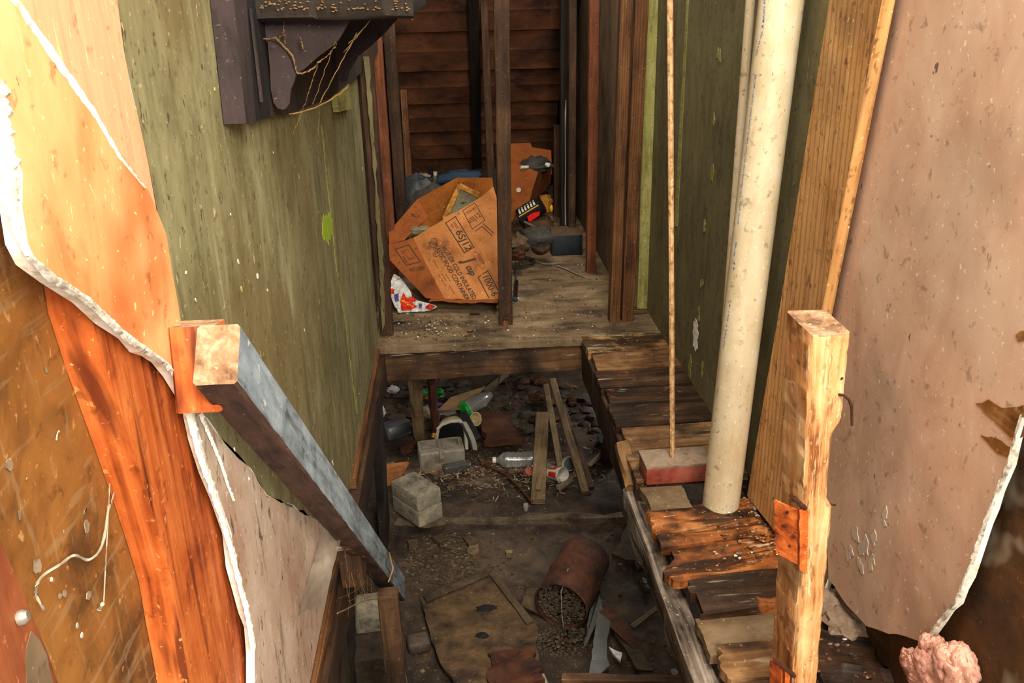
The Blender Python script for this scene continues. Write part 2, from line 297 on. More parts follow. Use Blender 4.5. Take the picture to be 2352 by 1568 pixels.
        fs.append(list(range(seg))[::-1]); fs.append([(len(pts)-1)*seg+j for j in range(seg)])
        return s.add(vs, fs, mi=mi)
    def blob(s, c, r, amp=.3, fr=1.6, seg=14, mi=0, seed=0, R=None):
        c = Vector(c); r = Vector(r); vs, fs = [], []; n2 = seg//2+1
        for i in range(n2+1):
            th = math.pi*i/n2
            for j in range(seg):
                ph = 6.2832*j/seg; d = Vector((math.sin(th)*math.cos(ph), math.sin(th)*math.sin(ph), math.cos(th)))
                k = 1+amp*(noise.noise(d*fr+Vector((seed, 0, 0)))+.5*noise.noise(d*fr*2.6+Vector((0, seed, 0))))
                q = Vector((d.x*r.x, d.y*r.y, d.z*r.z))*k
                vs.append(c+(R @ q if R else q))
        for i in range(n2):
            for j in range(seg): fs.append([i*seg+j, (i+1)*seg+j, (i+1)*seg+(j+1) % seg, i*seg+(j+1) % seg])
        return s.add(vs, fs, mi=mi)
    def rbox(s, c, size, R=None, bev=.003, seg=2, mi=0):
        bm = bmesh.new(); bmesh.ops.create_cube(bm, size=1); bmesh.ops.scale(bm, vec=size, verts=bm.verts)
        if bev: bmesh.ops.bevel(bm, geom=list(bm.edges), offset=bev, segments=seg, profile=.6, affect='EDGES')
        bm.verts.index_update(); vs = [(Vector(c)+(R @ v.co if R else v.co)) for v in bm.verts]; fs = [[v.index for v in q.verts] for q in bm.faces]; bm.free()
        return s.add(vs, fs, mi=mi)
    def sheet(s, corners, nx, ny, amp, fr, seed=0, th=.0012, mi=0):
        return s.slab(corners, th, nx, ny, amp, fr, 0, mi, seed)
    def build(s, name, mats, parent=None, base=None, smooth=42):
        if isinstance(mats, str): mats = [mats]
        root = parent
        while root is not None and root.parent is not None: root = root.parent
        if root is not None: o0 = root.location.copy()
        elif base is not None: o0 = Vector(base)
        else:
            xs = [v.x for v in s.v]; ys = [v.y for v in s.v]; o0 = Vector(((min(xs)+max(xs))/2, (min(ys)+max(ys))/2, min(v.z for v in s.v)))
        me = bpy.data.meshes.new(name); me.from_pydata([v-o0 for v in s.v], [], s.f)
        ul = me.uv_layers.new(name='UVMap'); k = 0
        for u in s.uv:
            for q in u: ul.data[k].uv = q; k += 1
        for m in mats: me.materials.append(MT[m])
        for p, m in zip(me.polygons, s.mi): p.material_index = m; p.use_smooth = True
        me.set_sharp_from_angle(angle=math.radians(smooth))
        o = bpy.data.objects.new(name, me); C.collection.objects.link(o)
        if parent: o.parent = parent
        else: o.location = o0
        return o
def tag(o, label=None, cat=None, group=None, kind=None):
    if label: o['label'] = label
    if cat: o['category'] = cat
    if group: o['group'] = group
    if kind: o['kind'] = kind
    return o
def thing(name, label, cat, loc, group=None):
    o = bpy.data.objects.new(name, None); C.collection.objects.link(o); o.location = loc; o.empty_display_size = .05
    return tag(o, label, cat, group)
def txt(s, pa, pb, up, height, parent, material, name='lettering', shear=0, off=Vector((0, 0, 0)), bold=0):
    """flat lettering lying from pa to pb (baseline), stretched to fit, cap height = height"""
    cu = bpy.data.curves.new(name, 'FONT'); cu.body = s; cu.shear = shear; cu.offset = bold; cu.resolution_u = 3
    t = bpy.data.objects.new(name, cu); C.collection.objects.link(t); dg = bpy.context.evaluated_depsgraph_get()
    me = bpy.data.meshes.new_from_object(t.evaluated_get(dg)); bpy.data.objects.remove(t)
    xs = [v.co.x for v in me.vertices]; ys = [v.co.y for v in me.vertices]; x0, x1, y1 = min(xs), max(xs), max(ys)
    pa, pb = Vector(pa)+off, Vector(pb)+off; d = pb-pa; u = Vector(up); u = (u-d.normalized()*u.dot(d.normalized())).normalized()
    mb = MB(); mb.add([pa+d*((v.co.x-x0)/(x1-x0))+u*(height*v.co.y/max(.01, .73)) for v in me.vertices], [list(p.vertices) for p in me.polygons])
    o = mb.build(name, material, parent); bpy.data.meshes.remove(me); return o
def seglines(mb, pts, wd, nrm, closed=False):
    """thin printed line as flat strips"""
    n = len(pts)
    for i in range(n if closed else n-1):
        a, b = Vector(pts[i]), Vector(pts[(i+1) % n]); d = (b-a).normalized(); s = d.cross(Vector(nrm)).normalized()*wd/2; e = d*wd/2
        mb.add([a-s-e, b-s+e, b+s+e, a+s-e], [[0, 1, 2, 3]])
# ================================================================ SETTING
def lw(pts, d=0): return [LW(x, y, d) for x, y in pts]
def rw(pts, d=0): return [RWl(x, y, d) for x, y in pts]
T = .012
tear = [(-150, 60), (-60, 200), (0, 285), (38, 400), (34, 470), (50, 560), (72, 610), (130, 650), (200, 695), (250, 740), (300, 785), (375, 830), (400, 865), (440, 930)]
tear2 = [(440, 930), (455, 1010), (480, 1080), (505, 1140), (530, 1230), (540, 1300), (556, 1360), (580, 1440), (584, 1500), (575, 1640)]
paintline = [(400, 700), (385, 620), (372, 540), (355, 450), (340, 370), (322, 290), (300, 200), (285, 110), (270, 0)]
mb = MB()
# green paint from the tear to the far corner
topY = lambda p, z: Vector((XL, p.y, z))
gp = lw([(412, 760)])+lw(paintline)
gp += [topY(gp[-1], 2.0), Vector((XL, 3.12, 2.0)), Vector((XL, 3.12, -.01))]
gdiag = [(790, 1180), (779, 1215), (745, 1205), (712, 1187), (674, 1162), (614, 1140), (577, 1078), (515, 1014), (478, 965), (440, 930)]
base = [Vector((XL, 2.2, -.01)), Vector((XL, 1.98, -.01))]
mb.prism(gp+[Vector((XL, 1.97, -.01))]+lw(gdiag[1:]), (-T, 0, 0), mi=0, mi_edge=3, rough=.004, step=.05)
pk = lw(tear2)
mb.prism(lw(gdiag[1:])[::-1][0:]+[Vector((XL, 1.97, -.01)), Vector((XL, 1.0, -.01))]+[LW(585, 1640)]+lw(tear2[::-1][1:]), (-T, 0, 0), mi=1, mi_edge=3, rough=.004, step=.03)
# peach paint, split by the crack into two boards
crack = [(22, -30), (60, 45), (112, 118), (165, 195), (215, 265), (265, 355), (335, 440), (372, 540)]
A = lw(crack)
pe2 = A+lw(paintline[3:])+[topY(LW(270, 0), 2.0), topY(LW(22, -30), 2.0)]
mb.prism(lw(crack[:-1])+lw(paintline[2:])+[topY(LW(270, 0), 2.0), topY(LW(22, -30), 2.0)], (-T, 0, 0), mi=4, mi_edge=3)
lp = lw(crack)+lw(paintline[:2][::-1])+lw([(412, 760), (440, 930)])+lw(tear[::-1][1:])
q = LW(-150, 60)
lp2 = [p+Vector((.004, 0, 0)) for p in lp]+[topY(q, 2.0)+Vector((.004, 0, 0)), topY(LW(22, -30), 2.0)+Vector((.004, 0, 0))]
mb.prism(lp2, (-T-.004, 0, 0), mi=2, mi_edge=3, rough=.003, step=.03)
mb.prism(lw([(455, 937), (520, 975), (600, 1040), (700, 1130), (788, 1180), (783, 1222), (700, 1215), (600, 1170), (520, 1060), (470, 1000)], -.003), (-.006, 0, 0), mi=0)
wl = tag(mb.build('wall_left', ['green_paint', 'pink_paint', 'peach_paint', 'plaster', 'peach_paint_smooth']), kind='structure')
def ribbon(name, pts, wd, fn, d, th, m, seed=0, n=60):
    """broken crumbly plaster edge: chunky strip following a torn line"""
    mb = MB(); P3 = [fn(x, y, d) for x, y in pts]; seg = []
    tot = 0; cum = [0]
    for i in range(len(P3)-1): tot += (P3[i+1]-P3[i]).length; cum.append(tot)
    def at(s):
        for i in range(len(P3)-1):
            if s <= cum[i+1] or i == len(P3)-2:
                u = (s-cum[i])/(cum[i+1]-cum[i]); return P3[i].lerp(P3[i+1], u), wd[i]*(1-u)+wd[i+1]*u, (P3[i+1]-P3[i]).normalized()
    vs, fs = [], []; m_ = 5
    for i in range(n+1):
        p, ww, t = at(tot*i/n); s = t.cross(Vector((1, 0, 0))).normalized()
        k = 1+.7*noise.noise(Vector((i*.45, seed, 0)))
        for j in range(m_):
            v = j/(m_-1)-.5; h = th*(1-abs(2*v)**3)*(.7+.9*abs(noise.noise(Vector((i*.7, j*.8, seed)))))
            vs.append(p+s*ww*k*(v+.12*noise.noise(Vector((i*.9, j, seed+3))))+Vector((h if fn is LW else -h, 0, 0)))
    for i in range(n):
        for j in range(m_-1): fs.append([i*m_+j, i*m_+j+1, (i+1)*m_+j+1, (i+1)*m_+j])
    mb.add(vs, fs); return mb.build(name, m, wl if fn is LW else wr, smooth=25)
ribbon('plaster_edge', [(18, -20), (60, 42), (115, 120), (170, 198), (215, 262), (270, 358), (330, 432)], [.010, .010, .014, .012, .009, .005, .001], LW, .003, .003, 'plaster', 1)
ribbon('plaster_edge', [(-20, 180), (0, 320), (18, 400), (22, 460), (40, 540), (60, 585)], [.05, .045, .04, .022, .008, .004], LW, .002, .004, 'plaster', 2)
ribbon('plaster_edge', [(60, 585), (110, 632), (200, 690), (290, 775), (380, 835), (402, 865)], [.005, .008, .007, .008, .006, .006], LW, .003, .004, 'grey_plaster', 3, 90)
ribbon('plaster_edge', [(398, 862), (432, 940), (455, 1030), (482, 1110), (510, 1190), (532, 1270), (545, 1330), (565, 1400), (580, 1490)], [.008, .022, .020, .016, .017, .016, .010, .015, .017], LW, .002, .005, 'plaster', 4, 110)
ribbon('plaster_edge', [(458, 945), (480, 1000), (505, 1060), (520, 1110), (535, 1150)], [.010, .006, .006, .003, .001], LW, .001, .003, 'plaster', 9, 70)
# cavity backing seen through the tear
mb = MB(); mb.prism([Vector((XL-.055, y, z)) for y, z in ((.1, -.2), (.1, 2), (1.12, 2), (1.12, -.2))], (-.01, 0, 0))
tag(mb.build('wall_left_backing', 'brown_board'), kind='structure')
# exposed stud and corner board
def lpb(pts, d, th, m, name, label, cat, grp=None, rough=.001):
    mb = MB(); ps = [P(x, y, 'x', XL+d) for x, y in pts]; mb.prism(ps, (-th, 0, 0), rough=rough, step=.04 if rough else None)
    # grain along z
    for u in mb.uv:
        for i, (a, b) in enumerate(u): u[i] = (b, a)
    return tag(mb.build(name, m), label, cat, grp)
lpb([(195, 640), (205, 715), (245, 850), (290, 985), (340, 1140), (395, 1330), (440, 1600), (640, 1600), (600, 1450), (560, 1300), (470, 960), (400, 800)], -.018, .036, 'orange_wood', 'wall_stud', 'wide orange-brown stud exposed behind the torn plaster of the left wall', 'stud')
t = thing('corner_board', 'reddish brown board with a pale bolt at the lower left edge of the photo', 'board', P(0, 1400, 'x', XL-.01))
mb = MB(); mb.prism([P(x, y, 'x', XL-.005) for x, y in [(-130, 950), (-30, 1150), (0, 1235), (60, 1380), (110, 1500), (150, 1620), (-130, 1700)]], (-.045, 0, 0))
for u in mb.uv:
    for i, (a, b) in enumerate(u): u[i] = (b, a)
mb.build('board', 'red_wood', t)
p = P(42, 1420, 'x', XL-.005); mb = MB(); mb.lathe(p, (1, .2, .2), [(.0001, .007), (.0035, .007), (.0055, .004), (.0055, 0)], 12); o = mb.build('bolt', 'steel', t); o['label'] = 'pale bolt head'
mb = MB(); mb.prism([P(x, y, 'x', XL-.0045) for x, y in [(60, 1485), (72, 1450), (90, 1470), (110, 1500), (125, 1590), (60, 1590)]], (-.002, 0, 0), rough=.002, step=.01); o = mb.build('paint_patch', 'worn_ply', t); o['label'] = 'grey-green paint patch'
# base strip under the left wall
def strip(name, m, pts, w, t, label, cat, jit=.08, kind=None):
    mb = MB()
    for a, b in zip(pts[:-1], pts[1:]): mb.beam(a, b, w, t, (1, 0, 0), 24, jit)
    o = mb.build(name, m); return tag(o, label, cat, kind=kind)
strip('trim_1', 'brown_stud', [Vector((XL+.002, 3.05, -.016)), Vector((XL+.004, 2.1, -.016))], .02, .03, None, None, kind='structure')
strip('trim_2', 'brown_stud', [Vector((XL+.004, 1.95, -.016)), Vector((XL+.004, .95, -.016))], .02, .03, None, None, kind='structure')
strip('trim_3', 'dark_stud', [Vector((XL+.012, 3.04, -.085)), Vector((XL+.012, .9, -.085))], .03, .10, None, None, kind='structure')
# right wall
mb = MB()
e = [(2352, 955), (2330, 1010), (2318, 1070), (2290, 1130), (2262, 1205), (2235, 1290), (2195, 1385), (2160, 1425), (2125, 1476)]
pinkL = [(2034, 0), (1990, 240), (1935, 560), (1927, 660), (1898, 690), (1900, 900), (1895, 1100), (1903, 1328)]
pkr = rw(pinkL)+rw([(1945, 1390), (1990, 1440), (2040, 1452), (2080, 1462), (2125, 1476)])+rw(e[::-1][1:])
pkr += [RWl(2420, 860), Vector((XR, .7, .8)), Vector((XR, .7, 2)), Vector((XR, RWl(2034, 0).y, 2))]
mb.prism(pkr, (T, 0, 0), mi=1, mi_edge=2, rough=.0035, step=.03)
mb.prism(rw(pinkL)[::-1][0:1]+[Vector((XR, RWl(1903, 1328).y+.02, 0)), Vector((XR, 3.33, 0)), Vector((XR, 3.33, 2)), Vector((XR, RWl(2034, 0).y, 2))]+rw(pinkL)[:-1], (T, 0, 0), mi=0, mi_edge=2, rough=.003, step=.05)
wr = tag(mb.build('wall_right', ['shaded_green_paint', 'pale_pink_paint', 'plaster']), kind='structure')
ribbon('plaster_edge', [(2352, 955), (2335, 1010), (2316, 1075), (2290, 1135), (2262, 1208), (2235, 1290), (2197, 1385), (2160, 1427), (2127, 1474)], [.010, .009, .008, .007, .006, .007, .010, .008, .007], RWl, .002, .005, 'grey_plaster', 6, 80)
for pts in ([(2240, 925), (2270, 918), (2300, 935), (2352, 930), (2352, 1000), (2325, 1010), (2290, 975), (2262, 950)], [(2252, 1000), (2300, 1010), (2325, 1030), (2318, 1050), (2290, 1040)], [(2332, 770), (2345, 758), (2352, 760), (2352, 785), (2338, 785)]):
    mb = MB(); mb.prism(rw(pts, .0012), (.001, 0, 0), rough=.002, step=.012); mb.build('bare_patch', 'brown_board', wr)
mb = MB(); mb.prism([P(x, y, 'x', XR-.001) for x, y in [(1578, -30), (1583, -30), (1556, 520), (1548, 520)]], (.001, 0, 0)); mb.build('wall_seam', 'pale_green_paint', wr)
for a in [(1650, 125, 8, 22), (1636, 400, 6, 18), (1638, 275, 5, 14), (1618, 520, 5, 16), (1610, 650, 5, 14), (1597, 770, 9, 40), (1585, 840, 6, 26), (1612, 850, 5, 20), (1604, 720, 5, 20)]:
    x, y, ww, hh = a; mb = MB(); mb.prism([RWl(x+ww*math.cos(k/9*6.283)*.6, y+hh*math.sin(k/9*6.283), .0012) for k in range(9)], (.001, 0, 0), rough=.012, step=.006); mb.build('paint_chip', 'plaster' if hh > 30 else 'pale_green_paint', wr)
for x, y, ww, hh in [(1965, 1225, 7, 20), (1985, 1255, 9, 26), (2002, 1290, 7, 22), (1950, 1270, 6, 20), (1975, 1300, 8, 18), (2005, 1240, 5, 18), (2030, 1190, 5, 22)]:
    mb = MB(); mb.prism([RWl(x+ww*math.cos(k/9*6.283), y+hh*math.sin(k/9*6.283), .0012) for k in range(9)], (.001, 0, 0), rough=.012, step=.005); mb.build('scuff', 'pale_scuff', wr)
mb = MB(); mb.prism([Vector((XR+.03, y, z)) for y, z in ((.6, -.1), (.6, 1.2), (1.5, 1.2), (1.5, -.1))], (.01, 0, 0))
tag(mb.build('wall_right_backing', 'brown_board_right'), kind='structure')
# paint smear and seams on the left wall
dm('lime', [(150, 178, 40), (170, 200, 60)], ps=30)
mb = MB(); mb.prism([LW(752+11*math.cos(k/12*6.283), 520+32*math.sin(k/12*6.283), .0012) for k in range(12)], (-.001, 0, 0), rough=.012, step=.006); mb.build('lime_smear', 'lime', wl)
mb = MB(); mb.prism([LW(x, y, .001) for x, y in [(738, 285), (741, 285), (775, 600), (800, 760), (824, 950), (820, 950), (796, 760), (771, 600)]], (-.001, 0, 0), rough=.003, step=.05); mb.build('wall_seam', 'pale_green_paint', wl)
rr = random.Random(3)
for k in range(40):
    x, y = rr.uniform(300, 840), rr.uniform(60, 1100); 
    if x < 300+.14*y or (x > 520 and y < 300): continue
    h = rr.uniform(1.5, 5); p = []
    mb = MB(); mb.prism([LW(x+h*.22*math.cos(j/9*6.283)+.2*h*math.sin(j/9*6.283), y+h*math.sin(j/9*6.283), .0011) for j in range(9)], (-.001, 0, 0), rough=.004, step=.006); mb.build('paint_chip', rr.choice(['plaster', 'pale_green_paint', 'grey_plaster']), wl)
# chips and rubbed spots on the brown backing
bk = bpy.data.objects['wall_left_backing']
for k in range(26):
    x, y = rr.uniform(10, 420), rr.uniform(700, 1500)
    if x > 205+.2*(y-715)*1.25: continue
    h = rr.uniform(1.2, 3.5) if k > 4 else rr.uniform(6, 10)
    mb = MB(); mb.prism([P(x+h*.5*math.cos(j/7*6.283)-.4*h*math.sin(j/7*6.283), y+h*1.3*math.sin(j/7*6.283), 'x', XL-.053) for j in range(7)], (-.001, 0, 0), rough=.008, step=.003); mb.build('plaster_fleck', rr.choice(['grey_plaster', 'straw', 'straw']), bk)

# platform, its beam, the ledge
Yb = 3.05
mb = MB(); mb.slab([(XL-.03, Yb-.02, .0), (XL-.03, 6.0, 0), (.86, 6.0, 0), (.86, Yb-.02, 0)], .024, 110, 40, .003, 14, .006)
for u in mb.uv:
    for i, (a, b) in enumerate(u): u[i] = (b, a)
tag(mb.build('floor', 'floor_boards'), kind='structure')
mb = MB(); mb.beam(P(862, 838, 'y', Yb+.02), P(1348, 806, 'y', Yb+.02), .045, .125, (0, 1, 0), 40, .03, .05, .01)
tag(mb.build('floor_beam', 'beam_wood'), 'dark rotten floor beam across the front edge of the back platform', 'beam')
# crawl space ground and foundation
mb = MB(); nx, ny = 150, 190; vs = []; x0, x1, y0, y1 = -1.0, 1.15, 1.2, 6.2
for i in range(nx+1):
    for j in range(ny+1):
        x, y = x0+(x1-x0)*i/nx, y0+(y1-y0)*j/ny; vs.append((x, y, gz(x, y)))
mb.add(vs, [[i*(ny+1)+j, (i+1)*(ny+1)+j, (i+1)*(ny+1)+j+1, i*(ny+1)+j+1] for i in range(nx) for j in range(ny)])
tag(mb.build('ground', 'dirt', smooth=80), kind='structure')
def wall(name, m, a, b, z0, z1, th, kind='structure'):
    a, b = Vector(a), Vector(b); n = (b-a).cross(Vector((0, 0, 1))).normalized(); mb = MB()
    mb.prism([Vector((a.x, a.y, z0)), Vector((b.x, b.y, z0)), Vector((b.x, b.y, z1)), Vector((a.x, a.y, z1))], n*th); return tag(mb.build(name, m), kind=kind)
wall('wall_crawlspace_left', 'foundation', (-.42, .6, 0), (-.42, 3.1, 0), -.85, -.03, -.05)
wall('wall_crawlspace_far_left', 'foundation', (-1.0, 3.1, 0), (-1.0, 6.2, 0), -.85, -.03, -.05)
wall('wall_crawlspace_right', 'foundation', (1.1, .9, 0), (1.1, 6.2, 0), -.85, -.03, .05)
wall('wall_crawlspace_back', 'foundation', (-1.05, 6.2, 0), (1.15, 6.2, 0), -.85, -.03, -.05)
wall('wall_crawlspace_front', 'foundation', (-1.0, 1.15, 0), (1.15, 1.15, 0), -.85, -.15, .05)
wall('wall_alcove_left', 'dark_stud', (XL-.10, 3.12, 0), (XL-.10, 6.0, 0), -.02, 2.0, -.03)
wall('wall_alcove_right', 'grey_panel', (.665, 3.33, 0), (.665, 6.0, 0), 0, 2.0, .03)
wall('wall_alcove_front', 'black_stud', (.665, 3.36, 0), (.9, 3.36, 0), 0, 2.0, .02)
# sloping lapped boards at the back
def S(px, py, off=0):
    r = ray(px, py); n = Vector((0, 1, .877)).normalized(); p0 = Vector((0, 4.74-off, 1.163)); t = n.dot(p0-CAM)/n.dot(r); return CAM+r*t
mb = MB(); zs = [1.9, 1.66, 1.42, 1.20] ; 
rows = [-185, -110, -30, 65, 155, 230, 294, 356, 420, 475, 520]
for i in range(len(rows)-1):
    ya, yb = rows[i], rows[i+1]
    A0, B0 = S(1100, ya, 0), S(1100, yb, 0); xl, xr = -.30, .60
    prof = [(A0, .0), (A0.lerp(B0, .44), .003), (A0.lerp(B0, .52), .010), (A0.lerp(B0, .60), .008), (B0, .018), (B0, -.01)]
    nn = Vector((0, -1, -.877)).normalized()
    vs = []
    for p, o in prof:
        for k in range(9): x = xl+(xr-xl)*k/8; q = p+nn*(o+.002*nz(x, p.z, 4, i)); vs.append((x, q.y, q.z))
    fs = []; us = []; l = 0
    for a in range(len(prof)-1):
        d = (prof[a+1][0]-prof[a][0]).length+.01
        for k in range(8): fs.append([a*9+k, a*9+k+1, (a+1)*9+k+1, (a+1)*9+k]); X0, X1 = k*.11, k*.11+.11; us.append([(X0, l+i*.7), (X1, l+i*.7), (X1, l+d+i*.7), (X0, l+d+i*.7)])
        l += d
    mb.add(vs, fs, us)
tag(mb.build('wall_back', 'lap_board', smooth=20), kind='structure')
mb = MB(); a = S(1100, -200, -.05); b = S(1100, 530, -.05); mb.prism([(-.7, a.y, a.z), (1.1, a.y, a.z), (1.1, b.y, b.z), (-.7, b.y, b.z)], (0, .03, .03)); tag(mb.build('wall_behind_boards', 'pitch'), kind='structure')  # near-black sheet: darkness of the space beyond put into its colour
# ================================================================ FRAMING
def stud(m, xa, xb, yb, dpt, label, ztop=1.9, lean=0, face=0, jit=.02, name='wall_stud', plane=None, zbot=0, grp=None):
    a, b = (F(xa, yb), F(xb, yb)) if plane is None else (V(xa, yb, plane), V(xb, yb, plane))
    y = (a.y+b.y)/2; x = (a.x+b.x)/2; w = b.x-a.x; z0 = zbot if plane is None else a.z
    mb = MB(); mb.beam((x, y+dpt/2, z0), (x+lean, y+dpt/2, ztop), w, dpt, (1, 0, 0), 30, jit)
    return tag(mb.build(name, m), label, 'stud', grp)
stud('dark_stud', 874, 903, 772, .05, 'dusty brown stud with flaking pale paint at the left corner of the alcove')
o = bpy.data.objects['wall_stud.001'] if 'wall_stud.001' in bpy.data.objects else None
mb = MB(); a = F(872, 770); mb.prism([V(834, 130, 3.12), V(848, 130, 3.12), V(866, 420, 3.12), V(872, 480, 3.12), V(880, 600, 3.12), V(884, 745, 3.12), V(877, 760, 3.12), V(866, 520, 3.12), V(850, 300, 3.12)], (0, .003, 0), rough=.004, step=.03)
if o: mb.build('flaking_paint', 'shaded_green_paint', o)['label'] = 'pale green flaking paint'
stud('red_stud', 893, 914, 640, .06, 'thin reddish stud just right of the pale corner stud, left side of the alcove')
stud('dark_stud', 916, 940, 590, .06, 'tall dark grey stud second from the left inside the alcove')
mb = MB(); a = V(918, 207, 4.9); b = V(934, 207, 4.9); mb.beam(((a.x+b.x)/2, 4.93, 0), ((a.x+b.x)/2, 4.93, a.z), b.x-a.x, .05, (1, 0, 0), 16, .02)
tag(mb.build('short_stud', 'brown_stud'), 'short dark brown stud with a cut top, beside the back boards on the left', 'stud')
t = thing('center_post', 'slim dark wooden post standing on the platform in front of the cardboard box', 'post', F(1163, 748))
a, b = F(1147, 748), F(1178, 748); top = (V(1140, 0, a.y), V(1174, 0, a.y))
mb = MB(); mb.beam(((a.x+b.x)/2, a.y+.03, 0), ((top[0].x+top[1].x)/2+.03*0, a.y+.03, 1.9), b.x-a.x, .05, (1, 0, 0), 40, .03); mb.build('post', 'dark_stud', t)
mb = MB(); mb.prism([V(x, y, a.y+.003) for x, y in [(1160, 712), (1166, 725), (1168, 744), (1158, 748), (1154, 738), (1157, 722)]], (0, -.004, 0)); mb.build('split', 'rot_orange', t)['label'] = 'orange split in the wood'
mb = MB(); a, b = S(1085, -60, .05), S(1097, 420, .03); mb.beam(a, b, .055, .06, (1, 0, 0), 20, .04)
tag(mb.build('rafter', 'black_stud'), 'black rafter running down the sloping back boards', 'rafter')
stud('dark_stud', 1124, 1140, 520, .04, 'thin brown stud between the black rafter and the centre post', jit=.01, lean=-.02)
stud('brown_stud', 1428, 1456, 738, .05, 'brown grained stud next to the pale green trim, right side of the alcove opening', lean=.03)
stud('brown_stud', 1400, 1424, 742, .05, 'weathered brown stud with peeled grain, second from the pale green trim', lean=.025)
stud('pale_green_paint', 1463, 1488, 714, .025, 'narrow pale green painted board at the far end of the right wall', name='painted_board')
stud('red_stud', 1348, 1369, 628, .05, 'rusty red-brown stud on the right wall of the alcove')
stud('dark_stud', 1306, 1322, 570, .05, 'grey-brown stud left of the rusty red stud in the alcove', lean=.0)
stud('black_stud', 1288, 1305, 540, .05, 'black stud with a white drip line, deep in the right side of the alcove')
a = [V(x, y, F(1300, 540).y-.004) for x, y in [(1300, 230), (1299, 260), (1298, 300), (1299, 400), (1298, 440), (1299, 517)]]
mb = MB(); mb.tube([p+Vector((.004*nz(i, 1), 0, 0)) for i, p in enumerate(a)], [.0015, .004, .0015, .002, .0025, .004], 6); tag(mb.build('white_drip', 'white_mark'), 'thin white drip line running down the black stud in the alcove', 'drip')
mb = MB(); a = V(1272, 290, 4.9); b = V(1286, 290, 4.9); mb.beam(((a.x+b.x)/2, 4.93, 0), ((a.x+b.x)/2, 4.93, a.z), b.x-a.x, .05, (1, 0, 0), 16, .02)
tag(mb.build('short_stud', 'dark_stud'), 'short dark stud at the right end of the back boards', 'stud')
mb = MB(); a = V(1310, 0, 4.75); mb.beam((a.x, 4.78, 0), (a.x, 4.78, 1.9), .075, .04, (1, 0, 0), 16, .02)
tag(mb.build('corner_stud', 'black_stud'), 'broad black stud closing the back right corner of the alcove', 'stud')
mb = MB(); mb.slab([V(1395, 724, 3.27)*1, V(1500, 716, 3.27), V(1492, 700, 3.34), V(1400, 704, 3.34)], .02, 14, 4, .004, 20, .006); tag(mb.build('threshold_block', 'rot_brown'), 'split brown wood scrap at the foot of the right alcove studs', 'scrap')

# ================================================================ LEDGE
xe = lambda y: .434
ys = [770, 812, 852, 893, 930, 985, 1038, 1108]
mats = ['rot_tan', 'rot_brown', 'rot_dark', 'rot_dark', 'rot_dark', 'rot_brown', 'rot_brown']
desc = ['broad wet tan floorboard at the far end of the ledge, next to the floor beam', 'tan and black stained floorboard second from the far end of the ledge', 'nearly black floorboard third from the far end of the ledge', 'black floorboard with silvery streaks, fourth from the far end of the ledge',
        'dark floorboard with a pale edge, fifth from the far end of the ledge', 'brown knotty floorboard, sixth from the far end of the ledge', 'worn brown floorboard just behind the brick on the ledge']
def plank(m, ya, yb, xa, xb, z, label, th=.022, amp=.003, rag=.006, skew=.012, dz=0, seed=0, fr=12):
    mb = MB(); mb.slab([(xa, yb+.0015, z+dz), (xb, yb+.0015+skew, z), (xb, ya-.0015+skew, z), (xa, ya-.0015, z+dz)], th, 40, 22, amp, fr, rag, seed=seed)
    return tag(mb.build('floorboard', m), label, 'floorboard', 'rotten floorboards of the right ledge')
for i in range(7):
    ya, yb = F(1400, ys[i]).y, F(1400, ys[i+1]).y
    plank(mats[i], ya, yb, .434+.012*(i % 2), .735, .001+.002*((i*5) % 3), desc[i], seed=i*7)
Yp = lambda py: P(1550, py, 'z', 0).y
plank('worn_ply', Yp(1118), Yp(1172), .440, .545, .004, 'short grey board stump under the brick beside the pipe hole', skew=.0, seed=60)
plank('rot_orange', Yp(1172)+.008, Yp(1262), .43, .735, .006, 'bright orange rotten floorboard just in front of the white pipe', amp=.008, rag=.03, skew=.03, seed=70, fr=12)
plank('rot_orange', Yp(1262)+.01, Yp(1335), .445, .735, .000, 'orange and black rotten floorboard with a jagged broken end', amp=.007, rag=.03, skew=.035, seed=80, fr=11)
plank('rot_dark', Yp(1332)+.01, Yp(1412), .462, .735, -.004, 'dark curved-grain floorboard in front of the orange ones', amp=.007, rag=.03, skew=.02, seed=90, fr=10)
plank('worn_ply', Yp(1412)+.01, Yp(1492), .455, .735, -.020, 'smooth grey-tan board patch near the foot of the wooden post', amp=.002, rag=.004, skew=.01, seed=100)
plank('rot_brown', Yp(1480)+.004, Yp(1565), .47, .735, -.006, 'brown splintered floorboard at the bottom edge of the photo left of the post', amp=.006, rag=.02, skew=.01, seed=110)
plank('rot_dark', Yp(1565), Yp(1760), .47, .76, -.012, 'nearest black floorboard at the bottom edge of the photo', amp=.004, rag=.02, seed=120)
mb = MB(); mb.beam((.452, Yb-.005, -.085), (.452, F(1440, 1108).y, -.085), .035, .13, (1, 0, 0), 40, .10, .08)
tag(mb.build('ledge_joist', 'dark_stud'), 'dark damp joist under the far half of the ledge', 'joist')
mb = MB(); a = P(1470, 1120, 'z', -.06); b = P(1668, 1600, 'z', -.06); mb.beam((.437, a.y, -.10), (.444, b.y, -.10), .05, .085, (1, 0, 0), 50, .10, .1, .02)
tag(mb.build('ledge_joist', 'silver_wood'), 'silvery grey weathered joist along the near edge of the ledge', 'joist')
mb = MB(); mb.beam(P(1432, 1035, 'z', -.03), P(1458, 1130, 'z', -.06), .05, .075, (1, 0, .2), 16, .3, .2, .02, taper=.8)
tag(mb.build('broken_block', 'rot_brown'), 'split wood block wedged at the ledge edge where the two joists meet', 'block')
